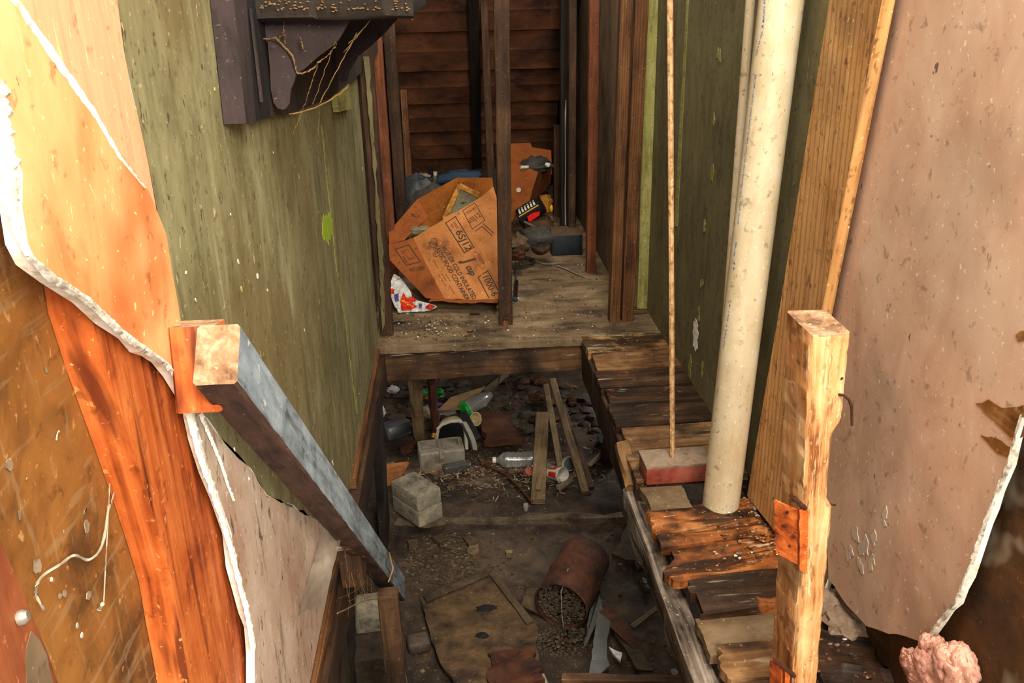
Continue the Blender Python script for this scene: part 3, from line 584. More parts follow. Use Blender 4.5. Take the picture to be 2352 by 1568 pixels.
# brick under the rod
ya = F(1500, 1115).y; t = thing('brick', 'red brick coated with grey mortar lying across the ledge beside the pipe', 'brick', (.56, ya, 0))
mb = MB(); c0 = F(1484, 1118); c1 = F(1640, 1118); mb.rbox(((c0.x+c1.x)/2, ya+.045, .026), (c1.x-c0.x, .085, .048), Matrix.Rotation(.03, 3, 'Z'), .003); mb.build('brick_body', 'brick_red', t)
mb = MB(); mb.rbox(((c0.x+c1.x)/2, ya+.048, .051), (c1.x-c0.x+.004, .092, .010), Matrix.Rotation(.03, 3, 'Z'), .003); mb.build('mortar_top', 'brick_dust', t)['label'] = 'grey mortar layer on top'
mb = MB(); mb.beam((.53, ya+.045, .056), V(1538, -120, ya+.04), .0125, .0125, (1, 0, 0), 60, .012, .3)
tag(mb.build('metal_rod', 'rod_metal'), 'thin speckled tan metal rod standing on the brick', 'rod')
# pvc pipe
pb = F(1655, 1160); pt = V(1795, 0, 1.87); ax = (pt-pb); pt2 = pb+ax*1.25; axn = ax.normalized(); R = .0445
t = thing('drain_pipe', 'large white plastic drain pipe with blue printing rising through the ledge', 'pipe', pb)
mb = MB(); L = (pt2-pb).length+.25; mb.lathe(pb-axn*.25, axn, [(R-.004, 0), (R, 0)]+[(R, L*k/12) for k in range(1, 13)], 48); mb.build('pipe_body', 'pvc', t)
def onpipe(px, py):
    r = ray(px, py).normalized(); o = CAM-pb; d = r-axn*r.dot(axn); q = o-axn*o.dot(axn)
    A_, B_, C_ = d.dot(d), 2*d.dot(q), q.dot(q)-(R+.0006)**2; D_ = B_*B_-4*A_*C_
    if D_ < 0: s = -B_/(2*A_)
    else: s = (-B_-math.sqrt(D_))/(2*A_)
    return CAM+r*s
def pipetext(s, a, b, h, m='blue_ink'):
    pa, pb_ = onpipe(*a), onpipe(*b)
    ctr = pb+axn*((pa-pb).dot(axn)); nr = (pa-ctr).normalized(); up = axn.cross(nr) if axn.cross(nr).x < 0 else -axn.cross(nr)
    txt(s, pa, pb_, up, h, t, m, 'printing', off=nr*.0004)
pipetext('NON PRESSURE', (1756, 50), (1763, -60), .005)
pipetext('SIZE 3 IN  DEC', (1738, 128), (1753, 72), .0045)
def star(px, py, r=.0035):
    c = onpipe(px, py); ctr = pb+axn*((c-pb).dot(axn)); nr = (c-ctr).normalized(); s = axn.cross(nr)
    mb = MB(); mb.add([c+nr*.0004+(axn*math.cos(k*math.pi/5)+s*math.sin(k*math.pi/5))*(r if k % 2 == 0 else r*.42) for k in range(10)], [list(range(10))]); mb.build('printed_star', 'blue_ink', t)
star(1754, 47); star(1752, 60)
pipetext('ASTM F 891-93', (1729, 242), (1738, 172), .0045)
pipetext('PVC DWV TYPE IPS SCH40 SERIES', (1713, 372), (1728, 246), .0045)
pipetext('COEX CELLULAR CORE', (1702, 455), (1712, 377), .0045)
pipetext('Silver Line', (1697, 515), (1702, 462), .0045)
pipetext('051088', (1688, 588), (1693, 556), .0045); star(1687, 604); star(1686, 616)
pipetext('ASTM F 891-93', (1663, 800), (1680, 690), .004)
mb = MB(); ring = []
for k in range(-4, 5): pass
mb = MB(); q0 = V(1727, -40, 2.02); q1 = V(1664, 800, 2.0); q1 = Vector((q1.x, q1.y, q1.z)); q2 = q0+(q1-q0)*1.6; q2.z = max(q2.z, .01); mb.lathe(q0, (q1-q0), [(.0105, -.1), (.0105, (q2-q0).length)], 20)
tag(mb.build('conduit_pipe', 'pvc'), 'thin off-white pipe running close behind the left side of the big white pipe', 'pipe')
# 2x6 board against the right wall
mb = MB(); ps = [P(x, y, 'x', XR-.038) for x, y in [(1924, -120), (2050, -120), (2026, 0), (1890, 700), (1786, 1228), (1710, 1202), (1792, 700), (1905, 0)]]
for p in ps: p.z = max(p.z, .004)
mb.prism(ps, (.022, 0, 0))
for u in mb.uv:
    for i, (a, b) in enumerate(u): u[i] = (b, a)
tag(mb.build('wall_brace', 'sawn_wood'), 'wide knotty sawn timber standing against the right wall behind the front post', 'timber')
# foreground post
Yf = 1.2; D_ = V(1862, 768, Yf); Cn = V(1955, 766, Yf); A_ = P(1820, 713, 'z', D_.z); dpt = A_.y-Yf; wdt = Cn.x-D_.x
t = thing('post', 'rough pale timber post with rusty hinge plates in the right foreground', 'post', (D_.x+wdt/2, Yf+dpt/2, 0))
Db, Cb = V(1820, 1568, Yf-.02), V(1877, 1568, Yf-.02); Dm, Cm = V(1843, 1240, Yf-.01), V(1906, 1240, Yf-.01)
def pc(z):   # left x, right x at height z
    zt, zm, zb = D_.z, Dm.z, Db.z
    if z > zm: u = (z-zm)/(zt-zm); return Dm.x+(D_.x-Dm.x)*u, Cm.x+(Cn.x-Cm.x)*u, Yf-.01+.01*u
    u = (z-zb)/(zm-zb); return Db.x+(Dm.x-Db.x)*u, Cb.x+(Cm.x-Cb.x)*u, Yf-.02+.01*u
mb = MB(); vs = []; n = 90; zb = -.02; prof = []
for i in range(n+1):
    z = zb+(D_.z-zb)*i/n; xa, xb, y = pc(z); notch = 0
    k = (z-V(1950, 905, Yf).z)/(D_.z-V(1950, 905, Yf).z)
    zn0, zn1 = V(1930, 1000, Yf).z, V(1930, 960, Yf).z
    zq0, zq1 = V(1930, 1160, Yf).z, V(1930, 1010, Yf).z
    if zq0 < z < zn1: notch = .012*sm(zq0, zq0+.02, z)*(1-sm(zn0, zn1, z))
    c = .005
    pr = [(xa+c, y), ((xa+xb)/2-.006, y+.001), ((xa+xb)/2+.006, y), (xb-c-notch, y), (xb-notch, y+c), (xb-notch*.3, y+dpt-c), (xb-c, y+dpt), (xa+c, y+dpt), (xa, y+dpt-c), (xa, y+dpt*.5), (xa, y+c)]
    for j, (x, yy) in enumerate(pr): vs.append((x+.0016*nz(j*3.1, z, 30)+.001*nz(j, z, 90), yy+.0018*nz(j*2.3, z, 26, 4)+.001*nz(j, z, 110), z-(.004*(j in (0, 1, 2, 3))*(1+nz(j, 3, 2))+.003*nz(j*2.1, 9, 3) if i == n else 0)))
m_ = 11; fs, us = [], []
for i in range(n):
    for j in range(m_):
        j2 = (j+1) % m_; fs.append([i*m_+j, i*m_+j2, (i+1)*m_+j2, (i+1)*m_+j]); z0, z1 = i/n*.7, (i+1)/n*.7; us.append([(z0, j*.02), (z0, j*.02+.02), (z1, j*.02+.02), (z1, j*.02)])
mb.add(vs, fs, us); mb.add(vs[-m_:], [list(range(m_))], mi=1); mb.build('post_body', ['pale_post_wood', 'end_grain'], t)
def hinge(quad, quad2, knuck):
    mb = MB(); ps = [P(x, y, 'x', D_.x-.022+(0)) for x, y in quad]
    mb.prism([V(x, y, Yf+.02-.03*i2) for (x, y), i2 in zip(quad, (0, 1, 1, 0))], (-.004, -.001, 0), rough=.0008, step=.01)
    h = mb.build('hinge', 'rust', t); h['label'] = 'rusty orange hinge plate'
    mb = MB(); mb.prism([V(x, y, Yf-.012) for x, y in quad2], (.0, -.007, 0), rough=.0015, step=.008); mb.build('hinge_leaf', 'rust', h)
    mb = MB(); a, b = V(*knuck[0], Yf-.018), V(*knuck[1], Yf-.018); mb.tube([a.lerp(b, k/6) for k in range(7)], .004, 8, rn=.3); mb.build('hinge_pin', 'dull_rust', h)
    for x, y in [(quad[0][0]+25, quad[0][1]+30), (quad[3][0]+28, quad[3][1]-15), (quad[0][0]+22, (quad[0][1]+quad[3][1])/2)]:
        mb = MB(); mb.blob(V(x, y, Yf-.001), (.003, .002, .003), .1); mb.build('screw', 'dull_rust', h)
hinge([(1783, 1146), (1838, 1172), (1836, 1294), (1787, 1268)], [(1832, 1165), (1853, 1160), (1851, 1312), (1834, 1304)], [(1822, 1142), (1850, 1168)])
hinge([(1773, 1512), (1800, 1530), (1798, 1610), (1772, 1600)], [(1798, 1525), (1812, 1535), (1812, 1610), (1800, 1610)], [(1778, 1515), (1825, 1552)])
mb = MB(); mb.tube([V(1925, 905, Yf), V(1938, 908, Yf-.012), V(1950, 918, Yf-.016), V(1956, 935, Yf-.016), V(1957, 977, Yf-.016)], .0022, 7); mb.build('bent_nail', 'dull_rust', t)['label'] = 'bent rusty nail'
for a, b in [((1890, 1155), (1920, 1160)), ((1918, 880), (1935, 868))]:
    mb = MB(); mb.tube([V(*a, Yf+.01), V(*b, Yf-.003)], .0018, 6); mb.build('nail', 'dull_rust', t)
# bottom right: insulation, rotten scraps
mb = MB()
for (ix, iy), rr3, sd_ in [((2150, 1540), (.026, .044, .04), 3), ((2195, 1540), (.026, .04, .045), 9), ((2112, 1540), (.022, .04, .03), 19), ((2150, 1500), (.016, .022, .03), 27)]:
    q = RWl(ix, iy); mb.blob((XR+.002, q.y, q.z), rr3, .2, 3.2, 60, seed=sd_); mb.blob((XR-.012, q.y+.012, q.z+.01), [k*.6 for k in rr3], .25, 3.2, 40, seed=sd_+2)
tag(mb.build('insulation', 'insulation', smooth=80), 'pink fibre insulation bulging out under the torn right wall', 'insulation')
for i, (x, y, l) in enumerate([(1950, 1440, 'grey crumbled mortar lump on the floor right of the front post'), (1905, 1395, 'tan crumbled mortar lump close behind the front post')]):
    c = F(x, y); mb = MB(); mb.blob(c+Vector((0, 0, .01)), (.045-.01*i, .05, .022), .5, 2.2, 16, seed=i*5); tag(mb.build('mortar_lump', 'brick_dust'), l, 'lump')
mb = MB(); rr = random.Random(5)
for k in range(200):
    px, py = rr.choice([(rr.uniform(1880, 2150), rr.uniform(1360, 1568)), (rr.uniform(1690, 1790), rr.uniform(1120, 1290)), (rr.uniform(1640, 1800), rr.uniform(1180, 1300))])
    p = F(px, py); 
    if p.x > XR-.012: p.x = XR-.015
    s = rr.uniform(.0015, .0045); mb.blob(p+Vector((0, 0, .008)), (s*1.5, s, s*.7), .5, 2, 6, rr.choice([0, 0, 0, 1, 1, 3, 3, 2]) if k % 3 else 1, k)
tag(mb.build('rubble', ['brick_dust', 'rot_orange', 'grey_plaster', 'dark_stone']), 'small crumbs of plaster and rotten wood on the ledge along the right wall', 'debris', kind='stuff')
mb = MB(); mb.slab([(.60, 1.02, .004), (.76, 1.05, .004), (.76, 1.36, .012), (.64, 1.42, .010)], .01, 20, 14, .012, 20, .02); tag(mb.build('rotten_scrap', 'rot_dark'), 'black rotten wood scrap lying along the foot of the right wall near the insulation', 'scrap')

# ================================================================ RAIL, BLOCKS, BRACKET
t = thing('stair_rail', 'blue-grey painted timber rail slanting down from the left wall into the opening', 'rail', P(500, 800, 'x', XL+.05))
xn = XL+.085; a1 = P(552, 740, 'x', xn); a2 = P(545, 885, 'x', xn)
xf = XL+.105; b1 = P(934, 1318, 'x', xf); b2 = P(926, 1386, 'x', xf)
w_ = (a1-a2).length; ca, cb = (a1+a2)/2, (b1+b2)/2; axr = (cb-ca).normalized(); sd = Vector((-1, 0, 0)); upr = axr.cross(sd).normalized()
if upr.z < 0: upr = -upr
th = .044; ca += Vector((-th/2, 0, 0)); cb += Vector((-th/2, 0, 0))
def rail_mb(mats_split=True):
    mb = MB(); n = 60; L = (cb-ca).length; vs, fs, us, mi = [], [], [], []
    h = w_/2*.96
    prof = [(th/2, -h+.003), (th/2, 0), (th/2, h-.003), (th/2-.003, h), (-th/2+.003, h), (-th/2, h-.003), (-th/2, -h+.003), (-th/2+.003, -h), (0, -h), (th/2-.003, -h)]
    m = len(prof)
    for i in range(n+1):
        for j, (x, y) in enumerate(prof):
            wob = 1+.02*nz(i*.7, j, 1); rough = .003*nz(i*.9, j*2.1, 1, 3) if y < -h+.004 else 0
            hh = y*(1+.10*i/n); ext = (.010 if y > 0 else -.0) * (1 if i == n else 0)
            vs.append(ca.lerp(cb, i/n)+Vector((x*wob, 0, 0))+upr*(hh+rough)+axr*(-ext))
    for i in range(n):
        for j in range(m):
            j2 = (j+1) % m; fs.append([i*m+j, i*m+j2, (i+1)*m+j2, (i+1)*m+j]); u0, u1 = L*i/n, L*(i+1)/n; us.append([(u0, j*.03), (u0, j*.03+.03), (u1, j*.03+.03), (u1, j*.03)])
            mi.append(1 if j >= 6 and j <= 9 else 0)
    for q, u, k in zip(fs, us, mi): pass
    b = len(mb.v); mb.v += vs; mb.f += fs; mb.uv += us; mb.mi += mi
    mb.add(vs[:m], [list(range(m))[::-1]], [prof[::-1]], 2); mb.add(vs[-m:], [list(range(m))], [prof], 0); return mb
rail_mb().build('rail_body', ['blue_grey_paint', 'under_wood', 'end_grain'], t)
p = ca.lerp(cb, .745)+Vector((th/2, 0, 0)); mb = MB(); mb.tube([p+axr*.0-upr*.045+Vector((.001, 0, 0)), p-upr*.01+Vector((.012, 0, 0))+axr*.012, p+upr*.028+Vector((.003, 0, 0))], .002, 6); mb.build('curled_splinter', 'rot_tan', t)
mb = MB(); a, b = P(452, 742, 'x', XL+.028), P(470, 935, 'x', XL+.028); mb.beam(a, b, .048, .05, (1, 0, 0), 16, .04, .07, mi=0, mi_end=1)
tag(mb.build('rail_block', ['orange_wood', 'end_grain']), 'short reddish wood block on the left wall behind the upper end of the rail', 'block')
mb = MB(); a, b = P(815, 1290, 'x', XL+.06), P(840, 1400, 'x', XL+.06); mb.beam(P(800, 1240, 'x', XL+.05), P(812, 1325, 'x', XL+.05), .05, .06, (1, 0, 0), 10, .1, .1)
tag(mb.build('rail_block', 'beam_wood'), 'small brown wood block under the blue-grey rail at the lower edge of the wall', 'block')
# bracket shelf on the left wall
Yc = LW(612, 100, .02).y
t = thing('wall_shelf', 'dark painted wall shelf on scrolled brackets, hung with cobwebs, high on the left wall', 'shelf', (XL, Yc, V(620, 45, Yc).z))
mb = MB(); mb.prism([P(x, y, 'x', XL+.018) for x, y in [(528, -90), (545, 60), (560, 200), (568, 275), (660, 262), (760, 225), (850, 150), (905, 60), (930, -90)]], (-.017, 0, 0)); mb.build('back_board', 'purple_brown_paint', t)
mb = MB(); mb.prism([P(x, y, 'x', XL+.032) for x, y in [(530, -60), (560, -60), (588, 282), (566, 284)]], (-.03, 0, 0), rough=.001, step=.03); mb.build('stile', 'purple_brown_paint', t)
mb = MB(); mb.prism([P(x, y, 'x', XL+.020) for x, y in [(562, -60), (606, -60), (622, 268), (588, 278)]], (-.004, 0, 0)); mb.build('groove', 'black_paint', t)
mb = MB(); mb.tube([P(x, y, 'x', XL+.024) for x, y in [(575, 20), (588, 130), (600, 234)]], .003, 6); mb.build('bead_moulding', 'purple_brown_paint', t)
def corbel(pts, pts2, Y, d=.02):
    mb = MB(); mb.prism([V(x, y, Y) for x, y in pts], (0, d, 0)); b = mb.build('bracket', 'purple_brown_paint', t)
    if pts2: mb = MB(); mb.prism([V(x, y, Y-.014) for x, y in pts2], (0, .014, 0)); mb.build('bracket_lobe', 'purple_brown_paint', b)
corbel([(608, -10), (608, 60), (612, 95), (640, 105), (655, 118), (668, 138), (674, 156), (683, 168), (697, 160), (731, 130), (768, 103), (780, 88), (790, 70), (802, 48), (830, 20), (840, -10)],
       [(614, 92), (640, 103), (656, 119), (668, 138), (672, 155), (681, 168), (676, 186), (668, 206), (665, 238), (658, 248), (650, 252), (638, 249), (628, 235), (622, 205), (620, 155)], Yc)
Y2 = LW(770, 100, .02).y
corbel([(762, -10), (760, 120), (776, 182), (784, 190), (796, 186), (803, 162), (822, 130), (850, 108), (885, 75), (915, 40), (930, -10)], None, Y2)
zt = V(620, 42, Yc).z; mb = MB(); xr_ = V(945, 40, Yc-.03).x
mb.rbox(((XL+xr_)/2, (Yc-.03+Y2+.1)/2, zt+.012), (xr_-XL, Y2+.1-Yc+.03, .026), None, .004); mb.build('shelf_board', 'black_paint', t)
mb = MB(); mb.beam((XL+.02, Yc-.04, zt-.004+.02), (xr_+.004, Yc-.04, zt-.006+.02), .02, .035, (0, 1, 0), 30, .15, .2); mb.build('front_moulding', 'black_stud', t)
mb = MB(); rr = random.Random(8)
def web(a, b, sag, r=.0009, n=14, Y=Yc-.02):
    r *= .6
    A, B = V(*a, Y), V(*b, Y); mb.tube([A.lerp(B, k/n)+Vector((.002*nz(k, a[0], .6), .01*nz(k, a[1], .5), -sag*4*(k/n)*(1-k/n)+.002*nz(k, b[0], .8))) for k in range(n+1)], r, 5)
for a, b, s, r in [((582, 80), (630, 86), .004, .0018), ((630, 86), (672, 130), -.003, .0025), ((672, 130), (682, 168), -.001, .002), ((682, 168), (735, 140), .006, .0022), ((652, 28), (652, 82), 0, .0012), ((652, 40), (640, 22), 0, .0015), ((652, 40), (664, 22), 0, .0012), ((652, 70), (640, 92), 0, .0016), ((652, 70), (655, 100), 0, .002), ((610, 45), (620, 20), 0, .001), ((610, 45), (602, 25), 0, .001), ((622, 5), (620, 22), 0, .0016),
                   ((690, 85), (696, 110), 0, .002), ((700, 0), (706, 40), .001, .001), ((735, 140), (774, 100), .003, .0014), ((770, 95), (718, 240), .001, .0009), ((732, 140), (700, 240), 0, .0014), ((840, 60), (790, 120), 0, .001), ((820, 75), (735, 235), 0, .0013), ((870, 20), (800, 100), .003, .0012), ((545, 275), (600, 280), .004, .0014), ((945, 10), (946, 45), 0, .003), ((560, 20), (800, 18), .006, .0012), ((664, 262), (800, 200), .008, .0018), ((735, 235), (730, 330), 0, .0006), ((700, 240), (672, 310), 0, .0006)]: web(a, b, s, r)
for k in range(90):
    px = rr.uniform(540, 940); py = rr.choice([rr.gauss(8, 6), rr.gauss(20, 2)]); mb.blob(V(px, py, Yc-.055), (.0022, .0022, .0012), .9, 3, 6, seed=k)
tag(mb.build('cobwebs', 'cobweb'), 'dusty brown cobwebs hanging over the dark wall shelf', 'cobweb', kind='stuff')
mb = MB(); mb.prism([P(x, y, 'x', XL+.016) for x, y in [(770, 196), (802, 189), (808, 250), (779, 257)]], (-.015, 0, 0), rough=.001, step=.01)
tag(mb.build('painted_block', 'pale_green_paint'), 'small yellow-green painted wood block behind the dark wall shelf', 'block')
# pale web sheet at the lower end of the rail
mb = MB(); A, B, C_, D2 = P(742, 1205, 'x', XL+.006), P(800, 1195, 'x', XL+.075), P(760, 1270, 'x', XL+.03), P(690, 1400, 'x', XL+.004)
vs = []
for i in range(13):
    for j in range(7):
        u, v = i/12, j/6; a = LW(745-60*u, 1195+220*u, .003); b = P(795-60*u+10*u*u, 1200+(190)*u, 'x', XL+.065*(1-u)+.012); p = a.lerp(b, v); p.x += -.03*v*(1-v)+.003*nz(i, j, .7); vs.append(p)
mb.add(vs, [[i*7+j, (i+1)*7+j, (i+1)*7+j+1, i*7+j+1] for i in range(12) for j in range(6)])
dm('web_sheet', [(150, 138, 120), (190, 178, 160)], vec=(8, 60), ps=20, trans=0, rough=.9)
_n = MT['web_sheet'].node_tree.nodes['Principled BSDF']; _n.inputs['Alpha'].default_value = .45
tag(mb.build('cobweb_sheet', 'web_sheet', smooth=90), 'pale sheet of cobweb stretched from the wall to the lower end of the rail', 'cobweb')
mb = MB(); rr = random.Random(4)
for k in range(18):
    a = P(rr.uniform(790, 860), rr.uniform(1310, 1345), 'x', XL+.08); b = P(rr.uniform(770, 905), rr.uniform(1360, 1420), 'x', XL+.1); mb.tube([a.lerp(b, i/6)+Vector((0, 0, -.012*math.sin(i/6*3.14))) for i in range(7)], .00028, 4)
mb.tube([P(775+22*i, 1408-[0, 10, 22, 30, 33, 30][i], 'x', XL+.1) for i in range(6)], .0011, 5)
tag(mb.build('cobweb_strands', 'cobweb'), 'tangle of fine cobweb strands beneath the lower end of the rail', 'cobweb', kind='stuff')
mb = MB()
for pts, r in [([(100, 1400), (82, 1360), (95, 1325), (140, 1295), (170, 1275), (205, 1285), (235, 1250), (250, 1160)], .0013), ([(252, 1110), (248, 1200), (243, 1290), (238, 1390)], .0006), ([(236, 1385), (228, 1400)], .0018), ([(262, 1130), (246, 1190)], .0006)]:
    mb.tube([P(x, y, 'x', XL-.046+.003*math.sin(i)) for i, (x, y) in enumerate(curvy(pts))], r, 6, rn=.6)
tag(mb.build('hanging_cobweb', 'web_pale'), 'thick grey-brown cobweb strand curling across the brown cavity board at lower left', 'cobweb')
# ================================================================ CARDBOARD BOX AND THE HEAP ON THE PLATFORM
def cpx(x, y): return (880+x/4.9, 400+y/4.9)
t = thing('cardboard_box', 'large open brown cardboard box printed 6SJ12, tipped against the centre post', 'box', F(1040, 690))
def CV(x, y, Y): px = cpx(x, y); return V(px[0], px[1], Y)
# printed front panel: one plane through three points
f0, f1, f2 = CV(690, 1410, 3.42), CV(1290, 1400, 3.40), CV(640, 490, 3.74)
fn = (f1-f0).cross(f2-f0).normalized()
if fn.y > 0: fn = -fn
def FP(x, y, off=0):
    px = cpx(x, y); r = ray(*px); s = fn.dot(f0-CAM)/fn.dot(r); return CAM+r*s+fn*off
front = [(340, 715), (420, 670), (520, 600), (600, 560), (660, 520), (700, 480), (780, 440), (850, 410), (960, 610), (1110, 880), (1290, 1230), (1300, 1400), (1190, 1420), (1000, 1425), (850, 1400), (700, 1412), (620, 1270), (480, 1000)]
mb = MB(); mb.prism([FP(*p) for p in front], -fn*.004); fp = mb.build('front_panel', 'cardboard', t)
s0, s1, s2 = FP(340, 715), FP(700, 1412), CV(70, 860, 3.66)
sn = (s1-s0).cross(s2-s0).normalized()
if sn.y > 0: sn = -sn
def SP_(x, y, off=0):
    r = ray(*cpx(x, y)); s = sn.dot(s0-CAM)/sn.dot(r); return CAM+r*s+sn*off
mb = MB(); mb.prism([SP_(*p) for p in [(340, 715), (480, 1000), (620, 1270), (700, 1412), (480, 1392), (75, 965), (62, 790), (180, 765)]], -sn*.004); spn = mb.build('side_panel', 'cardboard_dark', t)
g0, g1, g2 = FP(850, 410), FP(1290, 1230), CV(1240, 140, 3.86)
gn = (g1-g0).cross(g2-g0).normalized()
if gn.y > 0: gn = -gn
def GP(x, y, off=0):
    r = ray(*cpx(x, y)); s = gn.dot(g0-CAM)/gn.dot(r); return CAM+r*s+gn*off
mb = MB(); mb.prism([GP(*p) for p in [(850, 410), (1110, 250), (1240, 140), (1290, 300), (1330, 500), (1330, 1280), (1290, 1230), (1110, 880), (960, 610)]], -gn*.004); gp_ = mb.build('top_flap', 'cardboard', t)
mb = MB(); mb.prism([CV(x, y, Y) for x, y, Y in [(60, 660, 3.86), (390, 280, 4.05), (500, 480, 3.95), (240, 740, 3.78), (70, 790, 3.80)]], (0, .005, .002)); lf = mb.build('left_flap', 'cardboard_dark', t)
mb = MB(); mb.prism([CV(x, y, 4.12) for x, y in [(390, 280), (830, 40), (1230, 40), (1240, 140), (1250, 900), (500, 900), (300, 700), (430, 360)]], (0, .005, 0)); bp_ = mb.build('inner_panel', 'cardboard_inside', t)
for a, b in [((1060, 40), (1100, 210)), ((560, 170), (680, 420)), ((490, 470), (720, 360))]:
    mb = MB(); seglines(mb, [CV(*a, 4.115), CV(*b, 4.115)], .0022, (0, -1, 0)); mb.build('crease', 'cardboard', bp_)
mb = MB()
mb.slab([V(985, 690, 3.40), V(1143, 692, 3.34), V(1143, 680, 3.52), V(985, 678, 3.52)], .006, 20, 5, .008, 30, .01); mb.build('crumpled_edge', 'cardboard_dark', t)
def ftext(s, a, b, h, m='ink', sh=0, fn_=FP, n_=None, bold=0):
    n_ = fn if n_ is None else n_; pa, pb = fn_(*a), fn_(*b); d = (pb-pa).normalized(); up = n_.cross(d)
    if n_ is not None and up.x < 0 and fn_ is FP: up = -up
    if fn_ is not FP and up.z < 0: up = -up
    return txt(s, pa, pb, up, h*1.3, fp if fn_ is FP else (gp_ if fn_ is GP else (spn if fn_ is SP_ else bp_)), m, 'printing', sh, n_*.0012, bold)
hh = lambda c: sz(c/4.9, f0)
fr = lambda pts, wd, fn_, n_, par: (lambda mb: (seglines(mb, [fn_(x, y, .0012) for x, y in pts], wd, n_, True), mb.build('printed_frame', 'ink', par)))(MB())
fr([(705, 550), (815, 478), (1020, 822), (915, 885)], hh(11), FP, fn, fp)
ftext('6SJ12', (812, 650), (938, 868), hh(66), bold=.01)
ftext('STOCK', (782, 545), (826, 615), hh(24)); ftext('NO.', (755, 572), (780, 612), hh(24))
ftext('HOT OR COLD INSULATED', (660, 830), (1010, 1412), hh(42), bold=.015)
ftext('PLASTIC FOOD CONTAINER', (560, 795), (935, 1428), hh(42), bold=.015)
ftext('J', (890, 965), (925, 1020), hh(110), sh=.3, bold=.05); ftext('cup', (930, 1045), (990, 1150), hh(62), sh=.3, bold=.03)
ftext('DART', (1052, 912), (1112, 1018), hh(30), 'brown_ink')
mb = MB(); ctr = Vector((1080, 967)); u = Vector((.47, .88)); v = Vector((.88, -.47)); seglines(mb, [FP(*(ctr+u*104*math.cos(k/16*math.pi)+v*36*math.sin(k/16*math.pi)), .0012) for k in range(32)], hh(5), fn, True); mb.build('printed_oval', 'brown_ink', fp)
mb = MB(); seglines(mb, [FP(*p, .0012) for p in [(1190, 1390), (1070, 1160), (1100, 1140)]], hh(11), fn); seglines(mb, [FP(*p, .0012) for p in [(1120, 1125), (1180, 1088), (1292, 1300)]], hh(11), fn); mb.build('printed_frame', 'ink', fp)
ftext('1000-6', (1118, 1162), (1228, 1378), hh(64))
for a, b in [((565, 970), (835, 1400)), ((625, 1130), (715, 1275)), ((708, 1130), (762, 1215))]:
    mb = MB(); n = 9
    for k in range(n):
        if k % 3 == 2: continue
        q0 = (a[0]+(b[0]-a[0])*k/n, a[1]+(b[1]-a[1])*k/n); q1 = (a[0]+(b[0]-a[0])*(k+.8)/n, a[1]+(b[1]-a[1])*(k+.8)/n); mb = MB(); seglines(mb, [FP(*q0, .0012), FP(*q1, .0012)], hh(7), fn); mb.build('fine_print', 'brown_ink', fp)
mb = MB(); pts = [(600, 800), (612, 760), (590, 720), (550, 725), (535, 760), (560, 790), (600, 770), (520, 775), (545, 830), (590, 815), (560, 850), (600, 860), (575, 880), (625, 870), (590, 905), (560, 890), (565, 920), (610, 925), (630, 905), (640, 930)]
mb.tube([FP(x, y, .0005) for x, y in pts], hh(4), 4); mb.build('script_scribble', 'ink', fp)
fr([(135, 845), (290, 797), (420, 985), (262, 1024)], hh(9), SP_, sn, spn)
for a, b, wd in [((205, 870), (270, 850), 10), ((215, 890), (240, 885), 12), ((250, 905), (320, 965), 6), ((290, 955), (350, 940), 12), ((225, 925), (270, 990), 16)]:
    mb = MB(); seglines(mb, [SP_(*a, .0012), SP_(*b, .0012)], hh(wd), sn); mb.build('fine_print', 'brown_ink', spn)
ftext('NO CFCs', (300, 1098), (468, 1068), hh(36), 'ink', 0, SP_, sn, .02)
fr([(895, 410), (1030, 322), (1145, 518), (1005, 618)], hh(7), GP, gn, gp_)
ftext('STOCK NO', (930, 460), (1050, 385), hh(26), 'ink', 0, GP, gn); ftext('6SJ12', (975, 555), (1110, 470), hh(55), 'ink', 0, GP, gn)
for a, b in [((1040, 640), (1110, 590)), ((1130, 560), (1240, 660)), ((1120, 590), (1225, 690))]:
    mb = MB(); seglines(mb, [GP(*a, .0012), GP(*b, .0012)], hh(12), gn); mb.build('fine_print', 'brown_ink', gp_)
BPf = lambda x, y, off=0: CV(x, y, 4.12-off)
ftext('6SJ12', (885, 130), (1025, 165), hh(60), 'brown_ink', 0, BPf, Vector((0, -1, 0)))
mb = MB(); seglines(mb, [CV(x, y, 3.93) for x, y in [(385, 395), (430, 430), (350, 540)]], hh(6), (0, -1, 0)); seglines(mb, [CV(330, 450, 3.93), CV(380, 500, 3.93)], hh(26), (0, -1, 0)); mb.build('fine_print', 'brown_ink', lf)
# framed picture in the box
t = thing('picture_frame', 'gold-edged frame with a grey-green panel sticking out of the cardboard box', 'picture frame', CV(860, 600, 3.95))
pq = [(850, 120), (1095, 235), (1000, 420), (650, 560)]; YF = 3.95
mb = MB(); mb.prism([CV(860, 155, YF), CV(1070, 245, YF), CV(1000, 470, YF), CV(700, 520, YF)], (0, .006, 0)); mb.build('canvas', 'grey_canvas', t)
mb = MB(); mb.beam(CV(862, 128, YF), CV(690, 500, YF), .022, .016, (1, 0, .5), 14, .08); mb.build('frame_side', 'gold_frame', t)
mb = MB(); mb.beam(CV(855, 128, YF), CV(1075, 232, YF), .022, .016, (0, 0, 1), 14, .08); mb.build('frame_top', 'gold_frame', t)
mb = MB(); mb.prism([CV(x, y, YF-.001) for x, y in [(865, 325), (900, 335), (945, 308), (910, 318), (895, 312)]], (0, .002, 0)); mb.build('dark_smudge', 'dark_grey', t)
tag((lambda mb: (mb.blob(CV(420, 640, 3.86), (.06, .03, .02), .5, 2.5, 16, seed=4), mb.build('rag', 'grey_canvas'))[1])(MB()), 'grey-green rag showing between the flaps of the cardboard box', 'rag')
